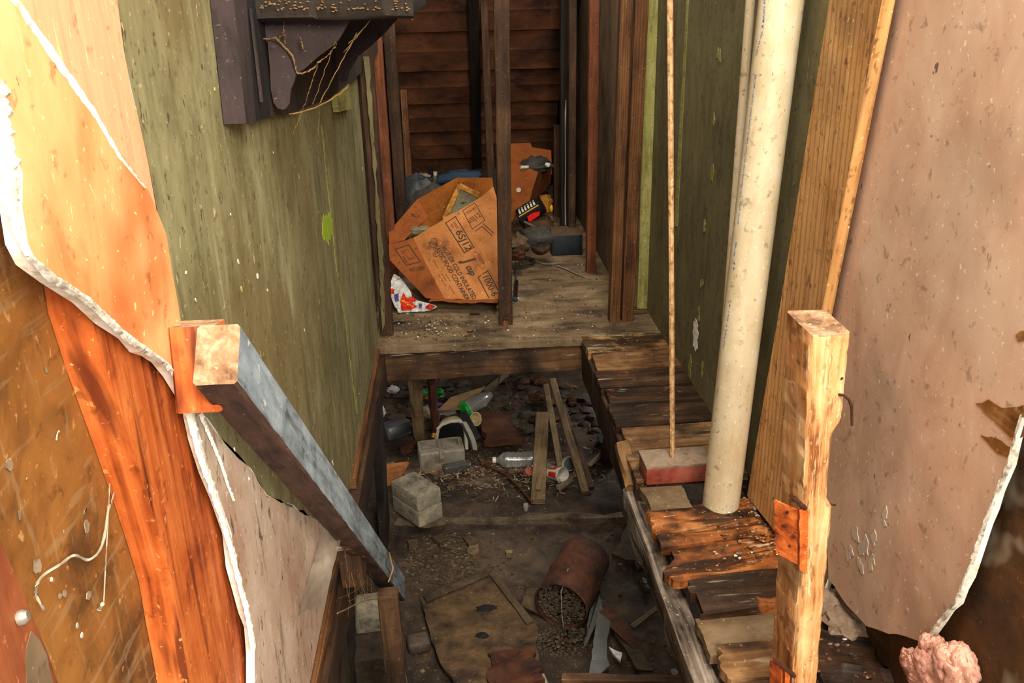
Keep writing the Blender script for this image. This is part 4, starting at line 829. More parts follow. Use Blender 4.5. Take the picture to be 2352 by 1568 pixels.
# plastic bag with red print
t = thing('plastic_bag', 'crumpled white plastic bag with red and yellow print at the foot of the cardboard box', 'bag', F(940, 712))
def crump(pts, Yfn, th=.002, amp=.012, seed=0, n=20):
    """crumpled film filling an outline given in image points, standing on the floor"""
    mb = MB(); xs = [p[0] for p in pts]; ys = [p[1] for p in pts]; x0, x1, y0, y1 = min(xs), max(xs), min(ys), max(ys)
    def inside(x, y):
        r = False
        for i in range(len(pts)):
            (a, b), (c, d) = pts[i], pts[i-1]
            if (b > y) != (d > y) and x < (c-a)*(y-b)/(d-b)+a: r = not r
        return r
    idx = {}; vs = []; fs = []
    for i in range(n+1):
        for j in range(n+1):
            x, y = x0+(x1-x0)*i/n, y0+(y1-y0)*j/n; p = V(x, y, Yfn(x, y)); d = amp*(noise.noise(Vector((x*.09, y*.09, seed)))+.6*noise.noise(Vector((x*.25, y*.25, seed)))); p += (CAM-p).normalized()*d; p.z = max(p.z, .003); vs.append(p)
    for i in range(n):
        for j in range(n):
            if inside(x0+(x1-x0)*(i+.5)/n, y0+(y1-y0)*(j+.5)/n): fs.append([i*(n+1)+j, i*(n+1)+j+1, (i+1)*(n+1)+j+1, (i+1)*(n+1)+j])
    use = sorted({k for q in fs for k in q}); mp = {k: i for i, k in enumerate(use)}; top = [vs[k] for k in use]; fs = [[mp[k] for k in q] for q in fs]; bk_ = [v+(v-CAM).normalized()*th for v in top]; b = len(top)
    ed = {}
    for q in fs:
        for i in range(4): e_ = (q[i], q[(i+1) % 4]); ed[e_] = 1
    side = [[a, b+a, b+c, c] for (a, c) in ed if (c, a) not in ed]
    mb.add(top+bk_, fs+[[b+k for k in q[::-1]] for q in fs]+side); return mb
yf = lambda x, y: 3.40-(y-715)/90*.1+max(0, (700-y))/70*.12
crump([(898, 645), (905, 628), (918, 636), (930, 650), (945, 672), (946, 690), (940, 680), (960, 690), (1000, 700), (1004, 705), (985, 714), (915, 718), (905, 700), (897, 680)], yf, n=90).build('film', 'white_film', t)
for pts, m in [([(920, 690), (926, 672), (935, 684), (950, 682), (957, 690), (945, 694), (958, 704), (940, 712), (922, 713)], 'red_print'), ([(985, 698), (1000, 703), (988, 712), (976, 706)], 'red_print'), ([(897, 662), (906, 664), (905, 674), (897, 674)], 'red_print'), ([(920, 690), (928, 688), (945, 700), (950, 705), (935, 700)], 'yellow_print'), ([(905, 676), (915, 674), (916, 690), (908, 692)], 'blue_print'), ([(962, 696), (970, 698), (968, 708), (962, 706)], 'blue_print')]:
    mb = crump(pts, lambda x, y: yf(x, y)-.006, n=40); mb.build('print_patch', m, t)
# second box
t = thing('carton', 'orange-brown carton with a pale spot, behind the centre post', 'box', V(1220, 470, 4.6))
mb = MB(); mb.prism([V(x, y, 4.5) for x, y in [(1168, 374), (1195, 378), (1236, 395), (1222, 440), (1216, 462), (1200, 470), (1168, 520)]], (0, .006, 0)); mb.build('front_panel', 'cardboard_dark', t)
mb = MB(); mb.prism([V(1236, 395, 4.5), V(1268, 375, 4.85), V(1264, 420, 4.85), V(1230, 462, 4.6), V(1216, 462, 4.5)], (.003, .006, 0)); mb.build('side_panel', 'cardboard_dark', t)
mb = MB(); mb.prism([V(x, y, 4.85) for x, y in [(1168, 330), (1218, 328), (1222, 338), (1266, 345), (1268, 400), (1168, 400)]], (0, .006, 0)); mb.build('back_panel', 'cardboard_dark', t)
mb = MB(); mb.lathe(V(1191, 436, 4.498), (0, -1, 0), [(.0001, .003), (sz(5.5, V(1191, 436, 4.5)), .003), (sz(5.5, V(1191, 436, 4.5)), 0)], 12); mb.build('round_spot', 'white_mark', t)
mb = MB(); mb.blob(V(1232, 378, 4.62), (.085, .07, .04), .35, 2, 20, seed=12); tag(mb.build('dusty_bag', 'dark_grey'), 'dusty grey bag slumped on top of the orange-brown carton', 'bag')
mb = MB(); mb.blob(V(1205, 384, 4.5), (.025, .012, .008), .4, 2, 10, seed=2); mb.blob(V(1258, 379, 4.52), (.014, .012, .012), .4, 2, 10, seed=5); tag(mb.build('paper_scrap', 'white_mark'), 'scraps of white paper at the edge of the dusty grey bag', 'paper')
# can, red tag, yellow bag
t = thing('striped_can', 'black can with white barcode-like stripes and a yellow band lying on the heap', 'can', V(1212, 487, 4.35))
c = V(1194, 500, 4.35); a = V(1244, 470, 4.33)-c; r_ = sz(21, c); L = a.length
mb = MB(); mb.lathe(c, a, [(.001, 0), (r_*.9, 0), (r_, .004), (r_, L*.55), (r_, L), (r_*.9, L+.004), (.001, L+.004)], 26, side=(0, 0, 1)); mb.build('can_body', 'black_plastic', t)
an = a.normalized(); s_ = Vector((0, 0, 1)); s_ = (s_-an*s_.dot(an)).normalized(); q_ = an.cross(s_)
if q_.y > 0: q_ = -q_
for k in range(6):
    for r2, (ha, hb) in enumerate([(28, 52), (58, 66)]):
        u0, u1 = .14+.13*k, .14+.13*k+.075; pp = []
        for uu, dg in [(u0, ha), (u1, ha), (u1, hb), (u0, hb)]:
            g_ = math.radians(90-dg); pp.append(c+a*uu+(s_*math.cos(math.radians(90-dg)+0)*1+q_*math.sin(math.radians(90-dg)))*(r_+.0012))
        mb = MB(); mb.add(pp, [[0, 1, 2, 3]]); mb.build('label_stripe', 'white_mark', t)
mb = MB(); mb.lathe(c+a*.1, a, [(r_+.0008, 0), (r_+.0008, L*.8)], 26, side=(0, 0, 1)); 
mb = MB(); pp = []
for uu, dg in [(.08, 14), (.95, 14), (.95, 20), (.08, 20)]: pp.append(c+a*uu+(s_*math.cos(math.radians(90-dg))+q_*math.sin(math.radians(90-dg)))*(r_+.0014))
mb.add(pp, [[0, 1, 2, 3]]); mb.build('yellow_band', 'yellow_print', t)
mb = MB(); mb.prism([V(x, y, 4.28) for x, y in [(1211, 498), (1222, 490), (1240, 486), (1238, 494), (1216, 510)]], (0, .01, 0), rough=.002, step=.02); tag(mb.build('red_label', 'bright_red'), 'glossy bright red scrap hanging just under the striped can', 'scrap')
mb = MB(); mb.blob(V(1250, 472, 4.5), (.042, .04, .055), .3, 2.2, 18, seed=6, R=Matrix.Rotation(.4, 3, 'Y')); tag(mb.build('yellow_packet', 'mustard'), 'dull mustard yellow packet behind the striped can', 'packet')
mb = MB(); mb.blob(V(1265, 478, 4.48), (.012, .01, .02), .3, 2, 10, seed=7); tag(mb.build('orange_scrap', 'yellow_print'), 'small orange-yellow scrap right of the mustard packet', 'scrap')
mb = MB(); mb.blob(V(1232, 515, 4.35), (.08, .06, .05), .35, 1.6, 18, seed=21); tag(mb.build('dark_bag', 'dark_stud'), 'dark brown bag slumped beneath the striped can', 'bag')
mb = MB(); mb.beam(V(1203, 508, 4.22), V(1258, 534, 4.2), .008, .006, (0, 0, 1), 8, .1); tag(mb.build('thin_stick', 'grey_stick'), 'thin pale stick lying across the dark heap left of the blue-black tin', 'stick')
mb = MB(); mb.blob(V(1266, 505, 4.45), (.02, .02, .02), .4, 2, 10, seed=31); tag(mb.build('crumpled_paper', 'dusty_top'), 'small crumpled beige paper above the left edge of the blue-black tin', 'paper')
# blue-black tin
t = thing('tin_box', 'blue-black tin box with a dusty brown lid at the right side of the platform', 'tin', F(1300, 588))
a, b = F(1268, 588), F(1338, 586); hgt = V(1268, 541, a.y).z; d_ = .16
mb = MB(); mb.rbox(((a.x+b.x)/2, a.y+d_/2, hgt/2), (b.x-a.x, d_, hgt-.008), None, .003); mb.build('tin_body', 'navy_tin', t)
mb = MB(); mb.rbox(((a.x+b.x)/2, a.y+d_/2, hgt), (b.x-a.x+.004, d_+.004, .008), None, .003); mb.build('lid', 'dusty_top', t)
# dark round pot / motor heap
t = thing('old_motor', 'dusty rounded grey-brown appliance lump on the platform left of the tin', 'appliance', F(1230, 590))
mb = MB(); c = V(1235, 545, 4.0); mb.blob(c, (.075, .08, .055), .25, 1.8, 22, seed=41); mb.build('body', 'dark_grey', t)
mb = MB(); mb.lathe(V(1243, 560, 3.95), (.1, -.8, .5), [(.02, -.04), (.045, -.03), (.048, 0), (.04, .012), (.0, .014)], 20); mb.build('round_end', 'dark_stud', t)
mb = MB(); mb.blob(V(1195, 560, 3.95), (.045, .06, .04), .5, 2.2, 18, seed=44); tag(mb.build('debris_lump', 'dusty_top'), 'dusty brown debris lump right behind the centre post', 'lump')
mb = MB(); mb.blob(V(1190, 585, 3.85), (.03, .04, .025), .5, 2.2, 16, seed=45); tag(mb.build('debris_lump', 'dull_rust'), 'small rusty brown lump at the foot of the heap beside the centre post', 'lump')
# coiled beater with handle
t = thing('wire_racket', 'round twisted-wire racket with a blue-tipped handle lying behind the centre post', 'racket', F(1195, 610))
mb = MB(); o_ = F(1185, 608)
for r2, z2, rr_ in [(1, .008, .0045), (.93, .014, .0032), (1.02, .019, .0032)]:
    mb.tube([o_+Vector((.085*r2*math.cos(k/28*6.2832), .075*r2*math.sin(k/28*6.2832), z2+.003*math.sin(k*2.2))) for k in range(29)], rr_, 6)
for k in range(-4, 5): x = k*.017; h = .072*math.sqrt(max(0, 1-(x/.085)**2)); mb.tube([o_+Vector((x, -h, .008)), o_+Vector((x, h, .008))], .0009, 4)
mb.build('wire_head', 'dark_grey', t)
mb = MB(); mb.tube([o_+Vector((-.01, -.075, .008)), F(1186, 650)+Vector((0, 0, .008)), F(1184, 668)+Vector((0, 0, .008))], .004, 6); mb.build('shaft', 'dark_grey', t)
mb = MB(); mb.tube([F(1186, 652)+Vector((0, 0, .010)), F(1183, 692)+Vector((0, 0, .010))], .010, 10); mb.build('handle', 'black_plastic', t)
mb = MB(); mb.blob(F(1183, 692)+Vector((0, 0, .010)), (.012, .012, .01), .1, 1, 12); mb.build('handle_tip', 'blue_cloth', t)
for pts, l in [([(1232, 603), (1250, 608), (1275, 609), (1288, 606)], 'white curled strip lying on the platform in front of the tin'), ([(1278, 612), (1300, 620), (1325, 632), (1345, 640)], 'longer white frayed strip on the platform floor, right of the curled one')]:
    mb = MB(); mb.tube([F(x, y)+Vector((0, 0, .006)) for x, y in pts], .004, 6, rn=.4); tag(mb.build('frayed_strip', 'dusty_plastic'), l, 'strip')
# left part of the heap
for args in [('wooden_slat', 'grey_stick', [(943, 408), (985, 432)], .022, 4.9, 'short grey slat poking out of the heap at left behind the box', 'slat'), ('green_strip', 'green_film', [(962, 414), (978, 420)], .014, 4.8, 'bright green strip lying above the grey slat in the heap', 'strip'), ('green_tube', 'green_film', [(967, 432), (985, 438)], .016, 4.78, 'short green tube lying below the grey slat in the heap', 'tube')]:
    n_, m_2, pts, w2, Y_, l, c_ = args; mb = MB(); mb.beam(V(*pts[0], Y_), V(*pts[1], Y_), w2, w2*.6, (0, 0, 1), 8, .1); tag(mb.build(n_, m_2), l, c_)
t = thing('white_bottle', 'small frosted white bottle standing in the heap behind the box', 'bottle', V(998, 425, 4.85))
q = V(998, 430, 4.85); r_ = sz(6.5, q); hgt = V(1000, 402, 4.85).z-q.z
mb = MB(); mb.lathe(q, (.1, 0, 1), [(0.001, 0), (r_, 0), (r_, hgt*.75), (r_*.7, hgt)], 16); mb.build('bottle_body', 'dusty_glass', t); mb = MB(); mb.lathe(q, (.1, 0, 1), [(r_*.75, hgt), (r_*.75, hgt+.018), (.001, hgt+.018)], 14); mb.build('cap', 'off_white', t)
for x, y, Y_, r3, m_2, n_, l, c_, sd_ in [(972, 410, 4.95, (.045, .03, .03), 'dusty_plastic', 'crumpled_wrapper', 'crumpled pale wrapper on top of the heap left of the white bottle', 'wrapper', 51), (1020, 418, 4.95, (.03, .03, .02), 'blue_print', 'blue_scrap', 'small dark blue scrap right of the white bottle', 'scrap', 52), (960, 455, 4.75, (.11, .08, .12), 'slate_plastic', 'dark_sack', 'dark slate sack at the left of the heap behind the cardboard box', 'sack', 53), (1060, 412, 4.8, (.12, .06, .05), 'blue_cloth', 'blue_cloth', 'dark blue cloth visible just above the box rim', 'cloth', 54), (985, 470, 4.7, (.13, .08, .10), 'dark_grey', 'dark_sack', 'dark grey sack right behind the box flaps, below the green tube', 'sack', 55)]:
    mb = MB(); mb.blob(V(x, y, Y_), r3, .35, 2.2, 20, seed=sd_); tag(mb.build(n_, m_2), l, c_)
mb = MB(); mb.blob((.12, 5.25, .08), (.40, .35, .12), .3, 2, 26, seed=61); tag(mb.build('junk_mound', 'dark_grey'), 'dark mixed rubbish filling the back of the platform under the sloping boards', 'rubbish', kind='stuff')
mb = MB(); mb.tube([V(x, y, 4.98) for x, y in [(985, 385), (990, 390), (991, 410)]], .012, 7); tag(mb.build('hook', 'black_plastic'), 'short black hooked pipe rising above the heap at left', 'hook')
mb = MB(); rr = random.Random(12)
for k in range(420):
    px, py = rr.uniform(885, 1400), rr.gauss(735, 32)
    if k % 2: px, py = rr.gauss(960, 60), rr.gauss(755, 14)
    if k % 7 == 0: px, py = rr.uniform(1185, 1390), rr.uniform(600, 740)
    p = F(px, py); 
    if p.x < XL+.02 or p.y < Yb or p.x > .64 or py > 790: continue
    s = rr.uniform(.0012, .0034); mb.blob(p+Vector((0, 0, .002)), (s*1.5, s, s*.8), .5, 2, 5, rr.choice([0, 0, 1, 2]), k)
tag(mb.build('floor_grit', ['dusty_top', 'dark_stone', 'grey_plaster']), 'crumbs of plaster and dirt scattered on the platform floor', 'debris', kind='stuff')
mb = MB(); mb.blob(F(1080, 762)+Vector((0, 0, .004)), (.012, .008, .005), .3, 2, 10); tag(mb.build('orange_chip', 'rot_orange'), 'small orange and white chip on the front edge of the platform', 'chip')
for x, y, l in [(917, 742, 'black twisted leaf scrap on the platform just right of the corner stud'), (1090, 723, 'thin dark leaf scrap on the platform in front of the box')]:
    mb = MB(); mb.blob(F(x, y)+Vector((0, 0, .004)), (.022, .006, .004), .6, 3, 12, seed=x); tag(mb.build('leaf_scrap', 'black_stud'), l, 'leaf')

# ================================================================ CRAWL SPACE
def on(px, py, dx=0, dy=0, dz=0): return G(px, py)+Vector((dx, dy, dz))
def gpoly(name, m, pts, th, label, cat, rough=.002, up=.004, step=.02, z=None):
    mb = MB(); c = [G(x, y) for x, y in pts]; zz = max(p.z for p in c)+up
    c = [P(x, y, 'z', zz) for x, y in pts]; mb.prism(c, (0, 0, -th), rough=rough, step=step); return tag(mb.build(name, m), label, cat)
# left corner boards
def vert(name, m, px0, px1, ya, X, Yd, label, cat, ztop=None, ybot=None, th=.03):
    pass
mb = MB(); a = V(870, 872, 2.98); mb.beam((-.335, 2.96, gz(-.3, 2.96)-.01), (-.325, 2.96, -.14), .03, .16, (1, 0, 0), 20, .05); tag(mb.build('foundation_post', 'black_stud'), 'black upright board in the opening below the far end of the left wall', 'board')
t0 = P(897, 1372, 'x', -.205); mb = MB(); mb.beam((-.203, t0.y+.02, gz(-.2, t0.y)-.02), (-.213, t0.y+.02, t0.z), .05, .045, (1, 0, 0), 24, .05)
tag(mb.build('prop_post', 'beam_wood'), 'brown upright prop below the tip of the blue-grey rail', 'post')
t0 = P(800, 1400, 'x', -.33)
for i, (pa, pb_, m, l) in enumerate([(752, 800, 'flat_stone', 'wide greenish-grey upright board at the lower left under the wall'), (803, 822, 'foundation', 'narrow dark upright board beside the wide greenish one under the wall')]):
    a, b = P(pa, 1480, 'x', -.36), P(pb_, 1480, 'x', -.36); mb = MB(); y_ = (a.y+b.y)/2; mb.beam((-.375, y_, gz(-.37, y_)-.01), (-.375, y_, -.16), .02, abs(b.y-a.y), (1, 0, 0), 16, .05); tag(mb.build('upright_board', m), l, 'board')
for i, (x, y, s, l) in enumerate([(855, 1430, (.10, .16, .12), 'rough concrete block standing below the left wall next to the brown prop'), (850, 1505, (.11, .17, .12), 'dark brown stone block lowest in the corner left of the brown prop')]):
    c = P(x, y, 'x', -.33); mb = MB(); mb.rbox((c.x, c.y, c.z), s, Matrix.Rotation(.1, 3, 'Z'), .012, 3); o = tag(mb.build('foundation_block', ['concrete', 'dark_stone'][i]), l, 'block')
c = P(850, 1500, 'x', -.33); mb = MB(); mb.rbox((c.x, c.y, (c.z-.06+gz(c.x, c.y))/2-.01), (.13, .18, max(.03, c.z-.06-gz(c.x, c.y)+.03)), None, .01); tag(mb.build('footing', 'dark_stone'), 'dark footing under the stone blocks in the bottom left corner', 'footing')
# concrete blocks
t_ = on(950, 1160); zb = t_.z
cA = P(952, 1188, 'z', zb); Rz = Matrix.Rotation(math.radians(38), 3, 'Z')
cc = P(958, 1150, 'z', zb+.06)
mb = MB(); mb.rbox((cc.x, cc.y, zb+.036), (.112, .175, .068), Rz, .006, 2); tag(mb.build('concrete_block', 'concrete'), 'lower of two stacked grey concrete bricks in the left of the crawl space', 'block')
mb = MB(); mb.rbox((cc.x-.002, cc.y+.002, zb+.103), (.112, .175, .064), Rz, .008, 2); tag(mb.build('concrete_block', 'concrete'), 'upper dusty grey concrete brick lying on another, left of the crawl space', 'block')
mb = MB(); mb.slab([P(885, 1065, 'z', zb+.10), P(935, 1060, 'z', zb+.14), P(903, 1115, 'z', zb+.06), P(885, 1118, 'z', zb+.04)], .015, 10, 6, .002, 12); tag(mb.build('board_scrap', 'ply_orange'), 'orange triangular board scrap behind the two concrete bricks', 'board')
# split log post
a = V(948, 868, 3.16); g_ = on(966, 1020); mb = MB(); mb.beam((g_.x, g_.y, g_.z-.01), (a.x, 3.2, -.03), .052, .05, (1, .2, 0), 40, .16, .25, .02); tag(mb.build('split_post', 'pale_post_wood' if 0 else 'plank_wood'), 'split tan wooden post holding up the left end of the floor beam', 'post')
mb = MB(); mb.beam((g_.x+.07, g_.y+.03, g_.z-.01), (a.x+.065, 3.25, -.03), .035, .05, (1, .2, 0), 40, .25, .25, .02); tag(mb.build('split_post', 'bark'), 'darker brown half of the split post, just right of the tan one', 'post')
mb = MB(); mb.beam(on(925, 1045, dz=.02), on(978, 1018, dz=.03), .04, .025, (0, 0, 1), 10, .15); tag(mb.build('wood_chunk', 'bark'), 'short reddish wood chunk at the foot of the split post', 'wood')
# black case
t = thing('black_case', 'dusty slate-black plastic case leaning in the left back of the crawl space', 'case', on(905, 1015))
g_ = on(905, 1015); Rc = Matrix.Rotation(math.radians(22), 3, 'Z') @ Matrix.Rotation(math.radians(-22), 3, 'X') @ Matrix.Rotation(math.radians(-8), 3, 'Y')
cc = P(905, 985, 'z', g_.z+.09); mb = MB(); mb.rbox(cc, (.12, .17, .07), Rc, .016, 4); mb.build('case_body', 'slate_plastic', t)
mb = MB(); mb.rbox(cc+Rc @ Vector((.004, -.086, -.002)), (.10, .006, .045), Rc, .002); mb.build('front_slot', 'black_plastic', t)
mb = MB(); mb.rbox(cc+Rc @ Vector((0, -.083, .022)), (.115, .012, .006), Rc, .002); mb.build('rim', 'slate_plastic', t)
# grey plastic chest
t = thing('plastic_chest', 'dust-covered pale plastic chest with two lid recesses, centre of the crawl space', 'chest', on(1012, 1075))
g_ = on(1012, 1075); Rc = Matrix.Rotation(math.radians(8), 3, 'Z') @ Matrix.Rotation(math.radians(6), 3, 'X'); W_ = sz(104, g_); H_ = .115
H_ = .092; cc = Vector((g_.x+.004, g_.y+.045, g_.z+H_/2)); mb = MB(); mb.rbox(cc, (W_, .11, H_), Rc, .012, 4); mb.build('chest_body', 'dusty_plastic', t)
for dx in (-.048, .045):
    mb = MB()
    for sx, sy, lx, ly in [(0, .035, .07, .006), (0, -.03, .07, .006), (-.035, 0, .006, .07), (.035, 0, .006, .07)]: mb.rbox(cc+Rc @ Vector((dx+sx, sy+.004, H_/2+.002)), (lx, ly, .007), Rc, .001, 1)
    mb.build('lid_recess', 'dusty_plastic', t)
mb = MB(); mb.rbox(cc+Rc @ Vector((-.004, -.055, H_/2-.01)), (.022, .03, .035), Rc, .005); mb.build('latch', 'dusty_plastic', t)
mb = MB(); mb.rbox(cc+Rc @ Vector((0, -.067, -.030)), (W_*.9, .003, .012), Rc, .001); mb.build('front_rib', 'tan_sheet', t)
# glass block bottle
t = thing('glass_jar', 'small dusty rectangular glass bottle lying in front of the pale chest', 'bottle', on(1045, 1085))
g_ = on(1045, 1083); a_ = on(1072, 1066)-on(1022, 1082); Rg = Matrix.Rotation(math.atan2(a_.y, a_.x), 3, 'Z'); mb = MB(); mb.rbox(g_+Vector((0, 0, .02)), (.10, .042, .04), Rg, .010, 4); mb.build('bottle_body', 'dusty_glass', t)
mb = MB(); mb.lathe(g_+Vector((0, 0, .02))+Rg @ Vector((.05, 0, 0)), Rg @ Vector((1, 0, 0)), [(.015, 0), (.013, .012), (.014, .018), (.001, .018)], 14); mb.build('neck', 'dusty_glass', t)
# white appliance shell with black opening
t = thing('appliance_shell', 'off-white rounded appliance housing with a black window, behind the pale chest', 'appliance', on(1045, 1045))
def arc(pts, Y, r, m, name, par=None, sq=None):
    mb = MB(); mb.tube([V(x, y, Y) for x, y in pts], r, 8); return mb.build(name, m, par or t)
Ys = on(1045, 1045).y+.05
arc([(1004, 1035), (1003, 1005), (1006, 985), (1015, 974), (1035, 967), (1055, 966), (1066, 975), (1070, 1000), (1072, 1030)], Ys, .0085, 'off_white', 'window_frame')
mb = MB(); mb.prism([V(x, y, Ys+.01) for x, y in [(1008, 1035), (1008, 992), (1018, 976), (1038, 970), (1056, 970), (1062, 980), (1066, 1035)]], (0, .03, 0)); mb.build('dark_window', 'black_plastic', t)
mb = MB(); vs = []
for i in range(12):
    u = i/11; px = 1064+26*math.sin(u*1.7)+2*u; py = 968+78*u
    for k, (dx, Yk) in enumerate([(-5, Ys-.01), (5, Ys-.02), (7, Ys+.05), (-3, Ys+.06)]): vs.append(V(px+dx, py, Yk))
mb.add(vs, [[i*4+k, i*4+(k+1) % 4, (i+1)*4+(k+1) % 4, (i+1)*4+k] for i in range(11) for k in range(4)]+[[3, 2, 1, 0], [44, 45, 46, 47]]); mb.build('side_band', 'off_white', t)
mb = MB(); mb.tube([V(1060+24*math.sin(i/7*1.6), 972+72*i/7, Ys-.012) for i in range(8)], .006, 7); mb.build('dark_trim', 'slate_plastic', t)
mb = MB(); mb.lathe(V(1036, 975, Ys+.10), (-.25, .2, 1), [(.058, -.12), (.062, -.02), (.055, .015), (.035, .03), (.001, .034)], 22); tag(mb.build('cream_tub', 'cream_plastic'), 'cracked cream plastic tub behind the off-white appliance housing', 'tub')
mb = MB(); mb.beam(V(1062, 948, Ys+.12), V(1098, 1010, Ys+.03), .035, .02, (1, 0, 0), 12, .1); tag(mb.build('black_bar', 'black_plastic'), 'black plastic bar leaning right of the cream tub', 'bar')
mb = MB(); q = V(1092, 962, Ys+.14); mb.lathe(q, (.5, -.6, .3), [(.001, -.03), (.024, -.03), (.032, .0), (.033, .004), (.029, .004), (.022, -.02), (.001, -.022)], 18); tag(mb.build('cream_cup', 'cream_plastic'), 'small cream cup lying right of the black bar', 'cup')
for x, y, r3, m_2, n_, l, c_, sd_ in [(1003, 958, (.014, .014, .03), 'lilac', 'lilac_bottle', 'upper lilac plastic bit left of the cream tub', 'plastic', 3), (1004, 975, (.014, .014, .022), 'lilac', 'lilac_bottle', 'lower lilac plastic bit left of the cream tub', 'plastic', 4), (993, 905, (.06, .04, .03), 'green_film', 'green_bag', 'crumpled green bag under the platform beam', 'bag', 5), (984, 913, (.018, .018, .012), 'red_print', 'red_wrapper', 'small dull red wrapper against the green bag', 'wrapper', 6), (998, 930, (.04, .02, .012), 'purple', 'purple_wrapper', 'crumpled purple wrapper left of the tan card sheet', 'wrapper', 7), (876, 945, (.02, .02, .03), 'white_film', 'white_bag', 'scrap of white film left of the black case', 'film', 8), (903, 895, (.03, .02, .02), 'white_film', 'white_bag', 'grey-white film scrap high at the left under the beam', 'film', 9), (985, 948, (.05, .035, .03), 'straw', 'crumpled_leaf', 'dry crumpled leaves left of the cream tub', 'leaves', 10), (1025, 947, (.05, .02, .012), 'dusty_plastic', 'crumpled_paper', 'crumpled grey paper just above the cream tub', 'paper', 11), (962, 935, (.03, .02, .03), 'dark_grey', 'dark_lump', 'dark lump behind the split post', 'lump', 12), (998, 1000, (.014, .012, .012), 'gold_frame', 'brass_fitting', 'small brassy fitting left of the off-white housing', 'fitting', 13)]:
    q = V(x, y, G(x, y).y-.08 if y < 1000 else Ys); mb = MB(); mb.blob(q, r3, .45, 2.4, 18, seed=sd_); tag(mb.build(n_, m_2), l, c_)
mb = MB(); Yt = Ys+.17; mb.prism([V(1000, 943, Yt), V(1015, 932, Yt+.03), V(1035, 912, Yt+.12), V(1116, 886, Yt+.28), V(1070, 937, Yt+.06), V(1068, 940, Yt)], (0, .003, -.003)); tag(mb.build('card_sheet', 'tan_sheet'), 'flat tan card sheet lying on the rubbish under the beam', 'card')
t = thing('soda_bottle', 'clear plastic bottle with a bright green base, right of the tan card', 'bottle', V(1085, 930, Yt))
a, b = V(1068, 940, Yt+.0), V(1106, 918, Yt+.06); mb = MB(); L = (b-a).length; mb.lathe(a, b-a, [(.001, 0), (.03, .004), (.036, .03), (.036, L), (.02, L+.05), (.012, L+.06)], 22, jit=.1); mb.build('bottle_body', 'clear_plastic', t)
mb = MB(); mb.lathe(a-(b-a)*.1, b-a, [(.001, -.004), (.033, 0), (.0375, .010), (.0375, .016)], 22, jit=.15); mb.build('base_cup', 'green_plastic', t)
# large clear bottle
t = thing('clear_bottle', 'large clear ribbed plastic bottle lying in the middle of the litter', 'bottle', on(1185, 1075))
a, b = on(1152, 1072, dz=.034), on(1222, 1070, dz=.034); d = (b-a); L = d.length; pr = [(.012, -.03), (.013, -.015), (.034, .01)]
for k in range(12): pr.append((.036 if k % 2 else .032, .02+L*.9*k/11))
pr += [(.03, L+.01), (.001, L+.012)]; mb = MB(); mb.lathe(a, d, pr, 22, jit=.05); mb.build('bottle_body', 'clear_plastic', t)
mb = MB(); mb.lathe(a-d.normalized()*.038, d, [(.001, 0), (.014, 0), (.014, .014)], 14); mb.build('cap', 'off_white', t)
mb = MB(); q = on(1215, 1093, dz=.02); mb.lathe(q, (.3, -.5, .6), [(.001, -.012), (.02, -.012), (.021, .01), (.019, .012), (.001, .012)], 16); tag(mb.build('red_disc', 'brick_red'), 'round dull red disc just left of the wide leaning plank', 'disc')  # a red bottle cap lying loose on the ground
# planks leaning to the beam
def lean(name, m, a, b, w2, th2, label, side=(1, 0, 0), n=40, jit=.04, cham=.08):
    mb = MB(); mb.beam(a, b, w2, th2, side, n, jit, cham, .004); return tag(mb.build(name, m), label, 'plank')
a = on(1236, 1162, dz=.02); lean('plank', 'plank_wood', a, V(1246, 950, a.y+.62), sz(33, a), .022, 'widest pale plank leaning at centre, its foot on the concrete edge')
a2 = on(1232, 1150, dz=.02); mb = MB(); mb.beam(on(1236, 1148, dz=.048), V(1243, 1100, a.y+.14)+Vector((0, 0, .026)), .022, .008, (1, 0, 0), 6, .1); tag(mb.build('wood_strip', 'plank_wood'), 'short thin strip lying on the foot of the widest leaning plank', 'strip')
a = on(1287, 1085, dz=.02); lean('plank', 'plank_wood', a, V(1254, 885, a.y+.72), .028, .02, 'narrow plank behind the widest one, leaning to the beam')
a = on(1345, 1142, dz=.02); lean('plank', 'plank_wood', a, V(1268, 872, a.y+.62), .030, .022, 'narrow brown plank of the leaning pair at right, its left half')
a = on(1358, 1132, dz=.02); lean('plank', 'beam_wood', a, V(1290, 930, a.y+.45), .026, .022, 'darker plank pressed against the right of the leaning pair')
# paper cups
t = thing('paper_cup', 'red and white paper cup lying with its open rim to the right', 'cup', on(1278, 1112))
a, b = on(1260, 1096, dz=.024), on(1292, 1108, dz=.034); d = b-a; L = d.length
cup = [(.001, 0), (.022, 0), (.0345, L), (.036, L+.001), (.0345, L+.003), (.033, L), (.021, .004), (.001, .005)]
mb = MB(); mb.lathe(a, d, cup, 28); mb.build('cup_body', 'off_white', t)
dn = d.normalized(); s_ = Vector((0, 0, 1)); s_ = (s_-dn*s_.dot(dn)).normalized(); q_ = dn.cross(s_)
def cuppt(u, ang): r = .022+.0125*u+.0012; return a+d*u+(s_*math.cos(ang)+q_*math.sin(ang))*r
for u0, u1, a0, a1 in [(.15, .75, -1.0, .5), (.3, .9, .9, 1.6), (.2, .85, -2.2, -1.5)]:
    mb = MB(); k = 6; vs = [cuppt(u, a0+(a1-a0)*i/k) for i in range(k+1) for u in (u0, u1)]; mb.add(vs, [[2*i, 2*i+1, 2*i+3, 2*i+2] for i in range(k)]); mb.build('red_print', 'red_print', t)
mb = MB(); mb.tube([cuppt(.35+.1*math.cos(i/8*6.28), -.1+.25*math.sin(i/8*6.28))+s_*.001 for i in range(9)], .0012, 4); mb.build('letter_ring', 'off_white', t)
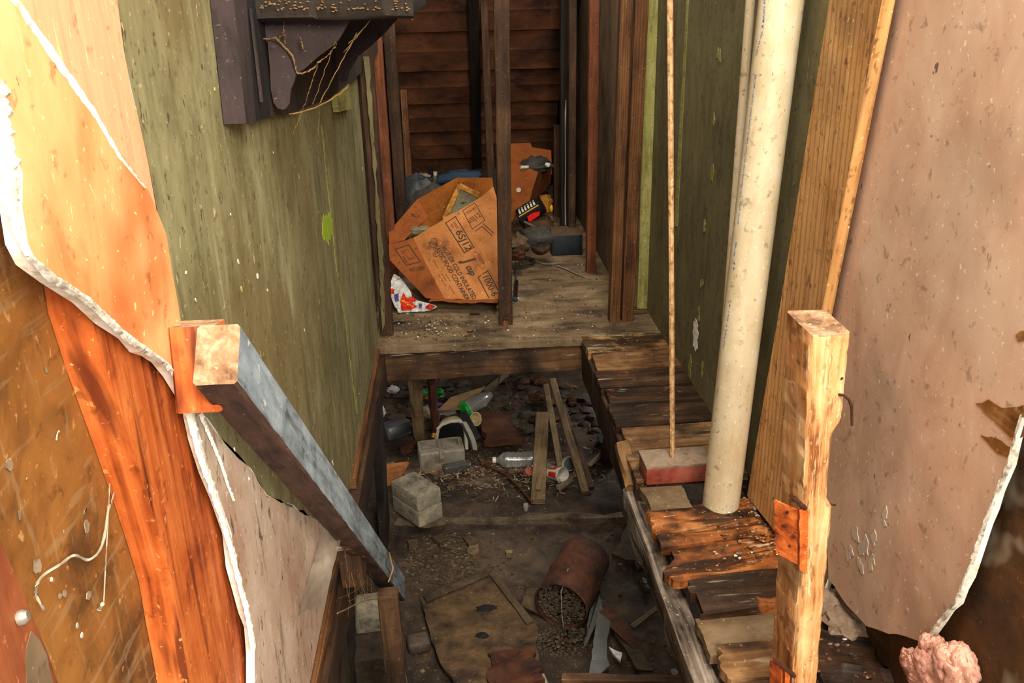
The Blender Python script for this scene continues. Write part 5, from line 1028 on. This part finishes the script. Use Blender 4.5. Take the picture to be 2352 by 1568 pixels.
t2 = thing('white_cup', 'plain dirty white cup partly under the red and white cup', 'cup', on(1264, 1090)); mb = MB(); a_ = on(1258, 1085, dz=.022); mb.lathe(a_, on(1268, 1096, dz=.03)-a_, [(r, h) for r, h in [(.001, 0), (.022, 0), (.030, .06), (.028, .06), (.02, .004)]], 20); mb.build('cup_body', 'dusty_plastic', t2)
t = thing('paper_plate', 'small white cup with a dark blue inside beside the leaning pair of planks', 'cup', on(1308, 1078)); q = on(1308, 1080, dz=.03); mb = MB(); mb.lathe(q, (-.3, -.7, .6), [(.001, -.02), (.024, -.02), (.032, .01), (.030, .012), (.022, -.01)], 20); mb.build('cup_body', 'off_white', t); mb = MB(); mb.lathe(q, (-.3, -.7, .6), [(.001, .0), (.024, .001), (.024, -.004)], 18); mb.build('dark_inside', 'slate_plastic', t)
for a, b, w2, m_2, l in [((1283, 1132), (1312, 1112), .022, 'grey_stick', 'short pale stick lying in front of the red and white cup'), ((1352, 1080), (1385, 1050), .02, 'grey_stick', 'grey stick lying right of the leaning pair of planks'), ((1105, 1075), (1160, 1060), .02, 'bark', 'thin brown stick left of the clear ribbed bottle'), ((1115, 905), (1165, 868), .03, 'grey_stick', 'long grey stick high under the beam right of the tan card')]:
    pa, pb_ = on(*a, dz=.02), on(*b, dz=.02); mb = MB(); mb.beam(pa, pb_, w2, .012, (0, 0, 1) if 0 else (0, 1, .2), 10, .15); tag(mb.build('stick', m_2), l, 'stick')
mb = MB(); mb.slab([on(1095, 965, dz=.05), on(1160, 975, dz=.05), on(1208, 1030, dz=.04), on(1120, 1038, dz=.05)], .03, 26, 16, .02, 12, .02); tag(mb.build('bark_slab', 'bark'), 'broad reddish rotten bark slab in the middle back of the crawl space', 'bark')
t = thing('glass_jar', 'small dark glass jar below the ledge at the right of the crawl space', 'jar', on(1386, 1020)); q = on(1386, 1022, dz=.03); mb = MB(); mb.lathe(q, (-.2, -.7, .4), [(.001, -.03), (.026, -.03), (.027, .02), (.018, .03), (.018, .04), (.001, .04)], 20); mb.build('jar_body', 'dusty_glass', t)
mb = MB(); mb.blob(on(1397, 1060, dz=.04), (.03, .05, .09), .5, 2.2, 20, seed=71); tag(mb.build('root_stump', 'bark'), 'shaggy dark root hanging under the ledge joist', 'root')
t = thing('clay_pot', 'dark red-brown clay pot in the far right corner under the beam', 'pot', V(1330, 905, 4.6)); q = V(1333, 912, 4.5); mb = MB(); mb.lathe(q, (.05, -.1, 1), [(.001, -.04), (.08, -.04), (.105, .10), (.11, .10), (.11, .12), (.10, .12), (.08, .0)], 26); mb.build('pot_body', 'dull_rust', t)
mb = MB()
for pts, r in [([(1152, 885), (1145, 915), (1130, 935), (1108, 955)], .004), ([(1115, 1080), (1165, 1105), (1190, 1130), (1222, 1168)], .006), ([(1160, 905), (1175, 940), (1180, 960)], .003), ([(1020, 878), (1010, 905), (1005, 930)], .004), ([(1040, 880), (1038, 905)], .005)]:
    mb.tube([on(x, y, dz=.03 if y > 1000 else .08) for x, y in pts], r, 6, rn=.3)
tag(mb.build('roots', 'bark'), 'thin dark roots hanging and trailing through the crawl space litter', 'roots', kind='stuff')
# bolt in the slab, flat stones, stones
mb = MB(); mb.lathe(on(1208, 1172), (0, 0, 1), [(.001, .03), (.010, .03), (.012, .02), (.008, .0)], 12); tag(mb.build('anchor_bolt', 'dusty_plastic'), 'small bolt sticking up from the front edge of the concrete slab', 'bolt')
mb = MB()
mb.slab([(-.30, 3.01, -.722), (.62, 2.955, -.722), (.62, 3.42, -.712), (-.30, 3.40, -.712)], .05, 90, 50, .010, 10, .02); tag(mb.build('slab_edge', 'slab_dust'), kind='structure')
for pts, m_2, l, c_ in [([(1440, 1205), (1500, 1215), (1520, 1290), (1440, 1285), (1405, 1270), (1425, 1240)], 'flat_stone', 'large flat brown stone under the ledge at right', 'stone'), ([(1372, 1262), (1388, 1258), (1396, 1270), (1386, 1278), (1374, 1272)], 'gravel', 'small pale flat stone left of the large flat brown stone', 'stone'), ([(992, 1232), (1010, 1228), (1022, 1238), (1010, 1246)], 'flat_stone', 'small flat tile shard at the left end of the row of shards', 'tile'), ([(1062, 1232), (1080, 1228), (1098, 1240), (1092, 1250), (1078, 1250)], 'flat_stone', 'flat tile shard at the top right of the gravel patch', 'tile'), ([(1078, 1252), (1098, 1246), (1100, 1265), (1088, 1275), (1076, 1268)], 'gravel', 'pale tile shard just below the top right one', 'tile'), ([(936, 1240), (958, 1236), (960, 1248), (940, 1254)], 'flat_stone', 'flat shard nearest the prop on the left of the gravel patch', 'tile'), ([(1160, 1262), (1176, 1262), (1176, 1270), (1162, 1270)], 'gravel', 'tiny light wooden tag on the bare dirt', 'tag')]:
    gpoly('flat_stone' if c_ == 'stone' else ('tile_shard' if c_ == 'tile' else 'small_tag'), m_2, pts, .02, l, c_, .003, .012)
t = thing('stone', 'rounded grey stone on the dirt right of the brown prop', 'stone', on(962, 1485)); mb = MB(); q = on(962, 1488, dz=.02); mb.rbox(q, (sz(52, q), sz(50, q), .04), Matrix.Rotation(.2, 3, 'Z'), .018, 4); mb.build('stone_body', 'dark_stone', t)
mb = MB(); c4 = [P(x, y, 'z', -.725) for x, y in [(968, 1370), (1125, 1302), (1235, 1440), (1228, 1480)]]
pts = [(965, 1372), (1040, 1335), (1125, 1300), (1150, 1335), (1200, 1392), (1236, 1440), (1230, 1475), (1236, 1500), (1240, 1520), (1210, 1555), (1180, 1568), (1060, 1580), (1010, 1520), (985, 1450)]
q0 = [P(x, y, 'z', -.715) for x, y in [(962, 1374), (1126, 1300), (1240, 1448), (1245, 1560), (1035, 1600)]]
mb.prism([P(x, y, 'z', -.712) for x, y in pts], (0, 0, -.012), rough=.004, step=.02); o = tag(mb.build('old_cardboard', 'old_cardboard'), 'large sodden brown cardboard sheet lying on the dirt in the foreground', 'cardboard')
mb = MB(); mb.slab([P(x, y, 'z', -.703) for x, y in [(972, 1368), (1126, 1303), (1132, 1316), (980, 1382)]], .008, 30, 4, .003, 20, .003); mb.build('worn_edge', 'flat_stone', o)
mb = MB(); mb.slab([P(x, y, 'z', -.703) for x, y in [(1116, 1306), (1130, 1304), (1225, 1425), (1210, 1432)]], .008, 30, 4, .003, 20, .003); mb.build('worn_edge', 'flat_stone', o)
for x, y, a_, b_ in [(1118, 1397, 24, 9), (1108, 1460, 14, 8)]:
    mb = MB(); mb.blob(P(x, y, 'z', -.713), (sz(a_, q0[0]), sz(b_, q0[0])*1.3, .006), .5, 2.5, 18, seed=x); mb.build('burn_hole', 'pitch', o)
mb = MB(); mb.slab([P(x, y, 'z', -.70) for x, y in [(1120, 1500), (1225, 1490), (1245, 1560), (1140, 1600)]], .02, 20, 16, .016, 14, .02); tag(mb.build('rust_flake', 'dull_rust'), 'cracked reddish flake of board at the bottom edge right of the sodden cardboard', 'flake')
# rusty can
t = thing('rusty_can', 'large rusty can lying tipped with dirt spilling from its mouth', 'can', on(1310, 1430))
a = on(1345, 1330, dz=.095); b = on(1288, 1440, dz=.085); d = b-a; L = d.length; r_ = .098
r_ = sz(64, b)
mb = MB(); mb.lathe(a, d, [(.001, 0), (r_*.92, 0), (r_*.97, .006), (r_*.97, L*.45), (r_*1.0, L*.5), (r_*.97, L*.55), (r_*.98, L-.004), (r_*1.02, L), (r_*.96, L+.003), (r_*.94, L-.01), (r_*.92, .01)], 44, jit=.04); mb.build('can_body', 'dull_rust', t)
mb = MB(); mb.tube([a+d*.72+Vector((0, 0, r_*1.0)), b+Vector((0, -.01, r_*.7)), b+Vector((0, -.03, -.01)), b+Vector((.005, -.04, -.06))], .0016, 6); mb.build('bail_wire', 'dusty_plastic', t)
mb = MB(); rr = random.Random(9)
for k in range(1100):
    ang, q = rr.uniform(0, 6.28), math.sqrt(rr.random()); s = rr.uniform(.002, .007)
    if k < 620:   # heap filling the mouth of the can
        dn_ = d.normalized(); sx_ = dn_.cross(Vector((0, 0, 1))).normalized(); sz_ = sx_.cross(dn_); yy = math.sin(ang)*q
        c = b-dn_*(.012+.03*max(0, yy))+sx_*math.cos(ang)*q*r_*.88+sz_*yy*r_*.88
    else:         # fan of soil in front of it
        c = b+Vector((math.cos(ang)*r_*1.05*q, -.075+math.sin(ang)*r_*.8*q, 0)); c.z = gz(c.x, c.y)+.05*max(0, 1-q)*rr.random()
    c.z = max(c.z, gz(c.x, c.y)); mb.blob(c, (s*1.2, s, s*.8), .5, 2, 6, rr.choice([0, 0, 1, 2, 2]), k)
tag(mb.build('spilled_soil', ['flat_stone', 'dark_stone', 'dirt']), 'clods of soil spilling out of the rusty can', 'soil', kind='stuff')
mb = MB(); mb.slab([on(1205, 1362, dz=.02), on(1250, 1372, dz=.03), on(1245, 1425, dz=.02), on(1200, 1400, dz=.015)], .006, 12, 10, .016, 20, .01); tag(mb.build('shoe_sole', 'flat_stone'), 'curled tan leather scrap left of the rusty can', 'scrap')
# glass and wood scraps right
for i, (pts, m_2, h, l, c_) in enumerate([([(1355, 1400), (1378, 1360), (1372, 1330), (1385, 1400), (1340, 1500)], 'dusty_glass', .05, 'long dirty glass pane piece leaning beside the rusty can', 'glass'), ([(1352, 1560), (1372, 1420), (1402, 1440), (1392, 1500), (1400, 1530), (1360, 1562)], 'dusty_glass', .04, 'broad dirty glass piece in the middle of the foreground rubbish', 'glass'), ([(1398, 1485), (1430, 1500), (1425, 1520), (1410, 1505)], 'white_film', .05, 'small crumpled whitish foil piece on the glass', 'foil'), ([(1375, 1405), (1400, 1392), (1440, 1430), (1472, 1480), (1462, 1484), (1420, 1450), (1395, 1430)], 'bark', .06, 'dark reddish wood splinter pointing to the lower right', 'wood'), ([(1400, 1440), (1470, 1490), (1500, 1550), (1462, 1545), (1440, 1500)], 'flat_stone', .03, 'flat grey-brown card piece right of the glass', 'card'), ([(1205, 1560), (1225, 1538), (1250, 1548), (1262, 1575), (1210, 1580)], 'dusty_plastic', .02, 'pale crumpled cloth scrap at the bottom edge of the photo', 'cloth')]):
    mb = MB(); z_ = G(*pts[0]).z+h; ps = []
    for k, (x, y) in enumerate(pts): ps.append(P(x, y, 'z', z_+.012*math.sin(k*2.3+i)))
    z_ = sum(p.z for p in ps)/len(ps); ps = [P(x, y, 'z', z_) for x, y in pts]; mb.prism(ps, (0, 0, -.008), rough=.003, step=.02)
    for v in mb.v: v.z += .35*(v.y-ps[0].y)*(.3 if i % 2 else -.2)
    tag(mb.build({'glass': 'glass_piece', 'foil': 'foil_scrap', 'wood': 'wood_splinter', 'card': 'card_piece', 'cloth': 'cloth_scrap'}[c_], m_2), l, c_)
mb = MB(); mb.beam(on(1452, 1452, dz=.02), on(1508, 1414, dz=.03), .016, .012, (0, 1, .2), 10, .15); tag(mb.build('stick', 'grey_stick'), 'bright grey stick at the right of the foreground rubbish', 'stick')
for i, (x, y, r3) in enumerate([(1478, 1345, .016), (1490, 1335, .014), (1502, 1345, .016), (1485, 1358, .013), (1468, 1302, .018)]):
    mb = MB(); q = on(x, y, dz=.012); mb.lathe(q, (.2, -.5, .8), [(.001, -.01), (r3, -.01), (r3, .008), (r3*.7, .012), (r3*.6, .02), (.001, .02)], 14)
    tag(mb.build('glass_stopper', 'dusty_glass'), ['leftmost of the cluster of small glass bottle ends under the ledge', 'farthest small glass bottle end of the cluster under the ledge', 'rightmost of the cluster of small glass bottle ends under the ledge', 'nearest small glass bottle end of the cluster under the ledge', 'single dark glass bottle end on the flat brown stone'][i], 'bottle', 'small bottle ends under the ledge')
for i, (x, y, r3) in enumerate([(1547, 1500, .015), (1548, 1548, .014), (1545, 1470, .011), (1552, 1488, .008)]):
    mb = MB(); q = on(x, y, dz=.006); mb.lathe(q, (.1, -.3, 1), [(.001, .004), (r3*.8, .005), (r3, .0), (r3, -.006)], 16)
    tag(mb.build('round_disc', 'dusty_plastic'), ['largest round pale disc at the right of the foreground dirt', 'round pale disc nearest the bottom edge at right', 'small tan disc farthest from the bottom edge at right', 'tiny pale disc between two larger discs at right'][i], 'disc', 'round discs in the foreground dirt')  # these are loose bottle caps on the dirt
mb = MB(); a, b = P(1290, 1562, 'z', -.62), P(1660, 1572, 'z', -.62); mb.beam(a, b, .03, .03, (0, 1, 0), 30, .1); tag(mb.build('cross_timber', 'beam_wood'), 'brown timber edge running along the very bottom of the opening', 'timber')
mb = MB(); mb.rbox((b.x+.02, b.y, -.68), (.05, .05, .12), None, .004); tag(mb.build('timber_support', 'foundation'), 'dark support under the right end of the bottom timber', 'support')
t = thing('pipe_ring', 'rusty ring fitting lying near the bottom edge on the reddish flake', 'ring', on(1095, 1545)); q = on(1095, 1548, dz=.02); mb = MB(); mb.tube([q+Vector((.035*math.cos(k/20*6.2832), .035*math.sin(k/20*6.2832), .01)) for k in range(21)], .008, 8, rn=.3); mb.build('ring_body', 'dull_rust', t)
# loose gravel, litter
mb = MB(); rr = random.Random(2)
for k in range(900):
    px, py = rr.gauss(1015, 60), rr.gauss(1285, 34)
    if k % 5 == 0: px, py = rr.uniform(940, 1560), rr.uniform(1210, 1560)
    if not (925 < px < 1580 and 1225 < py < 1568): continue
    p = on(px, py); s = rr.uniform(.002, .006)*(1.6 if rr.random() < .08 else 1); mb.blob(p+Vector((0, 0, s*.4)), (s*1.4, s, s*.7), .5, 2, 5, rr.choice([0, 0, 0, 1, 2, 3]), k)
tag(mb.build('gravel', ['flat_stone', 'gravel', 'dark_stone', 'flat_stone']), 'gravel and broken mortar strewn on the dirt in front of the slab', 'gravel', kind='stuff')
mb = MB(); rr = random.Random(6)
def chip(p, L_, w2, mi):
    a = rr.uniform(0, 6.28); u = Vector((math.cos(a), math.sin(a), rr.uniform(-.35, .35))); v = u.cross(Vector((0, 0, 1))).normalized()
    v.z += rr.uniform(-.4, .4); mb.add([p-u*L_/2-v*w2/2, p+u*L_/2-v*w2/2, p+u*L_/2+v*w2/2, p-u*L_/2+v*w2/2, p+Vector((0, 0, -.002))], [[0, 1, 2, 3], [1, 0, 4], [2, 1, 4], [3, 2, 4], [0, 3, 4]], mi=mi)
for k in range(1500):
    px, py = rr.gauss(1150, 90), rr.gauss(1090, 26)
    if k % 3 == 0: px, py = rr.uniform(880, 1400), rr.uniform(880, 1120)
    if not (890 < px < 1400 and 880 < py < 1180): continue
    chip(on(px, py, dz=rr.uniform(.003, .014)), rr.uniform(.006, .028), rr.uniform(.002, .006), rr.choice([0, 0, 1, 2, 3]))
tag(mb.build('leaf_litter', ['straw', 'gravel', 'bark', 'dark_stone']), 'dry straw, leaves and wood chips covering the ground behind the slab edge', 'litter', kind='stuff')
mb = MB(); rr = random.Random(16)
for k in range(160):
    px, py = rr.uniform(870, 1380), rr.uniform(875, 1000); p = on(px, py); s = rr.uniform(.012, .035); mb.blob(p+Vector((0, 0, s*.2)), (s*1.4, s, s*.6), .6, 2.2, 8, rr.choice([0, 0, 1, 2, 3]), k)
tag(mb.build('rubbish_bank', ['dirt', 'dark_grey', 'bark', 'dark_stone']), 'dark clods and rubbish banked up beneath the back platform', 'rubbish', kind='stuff')
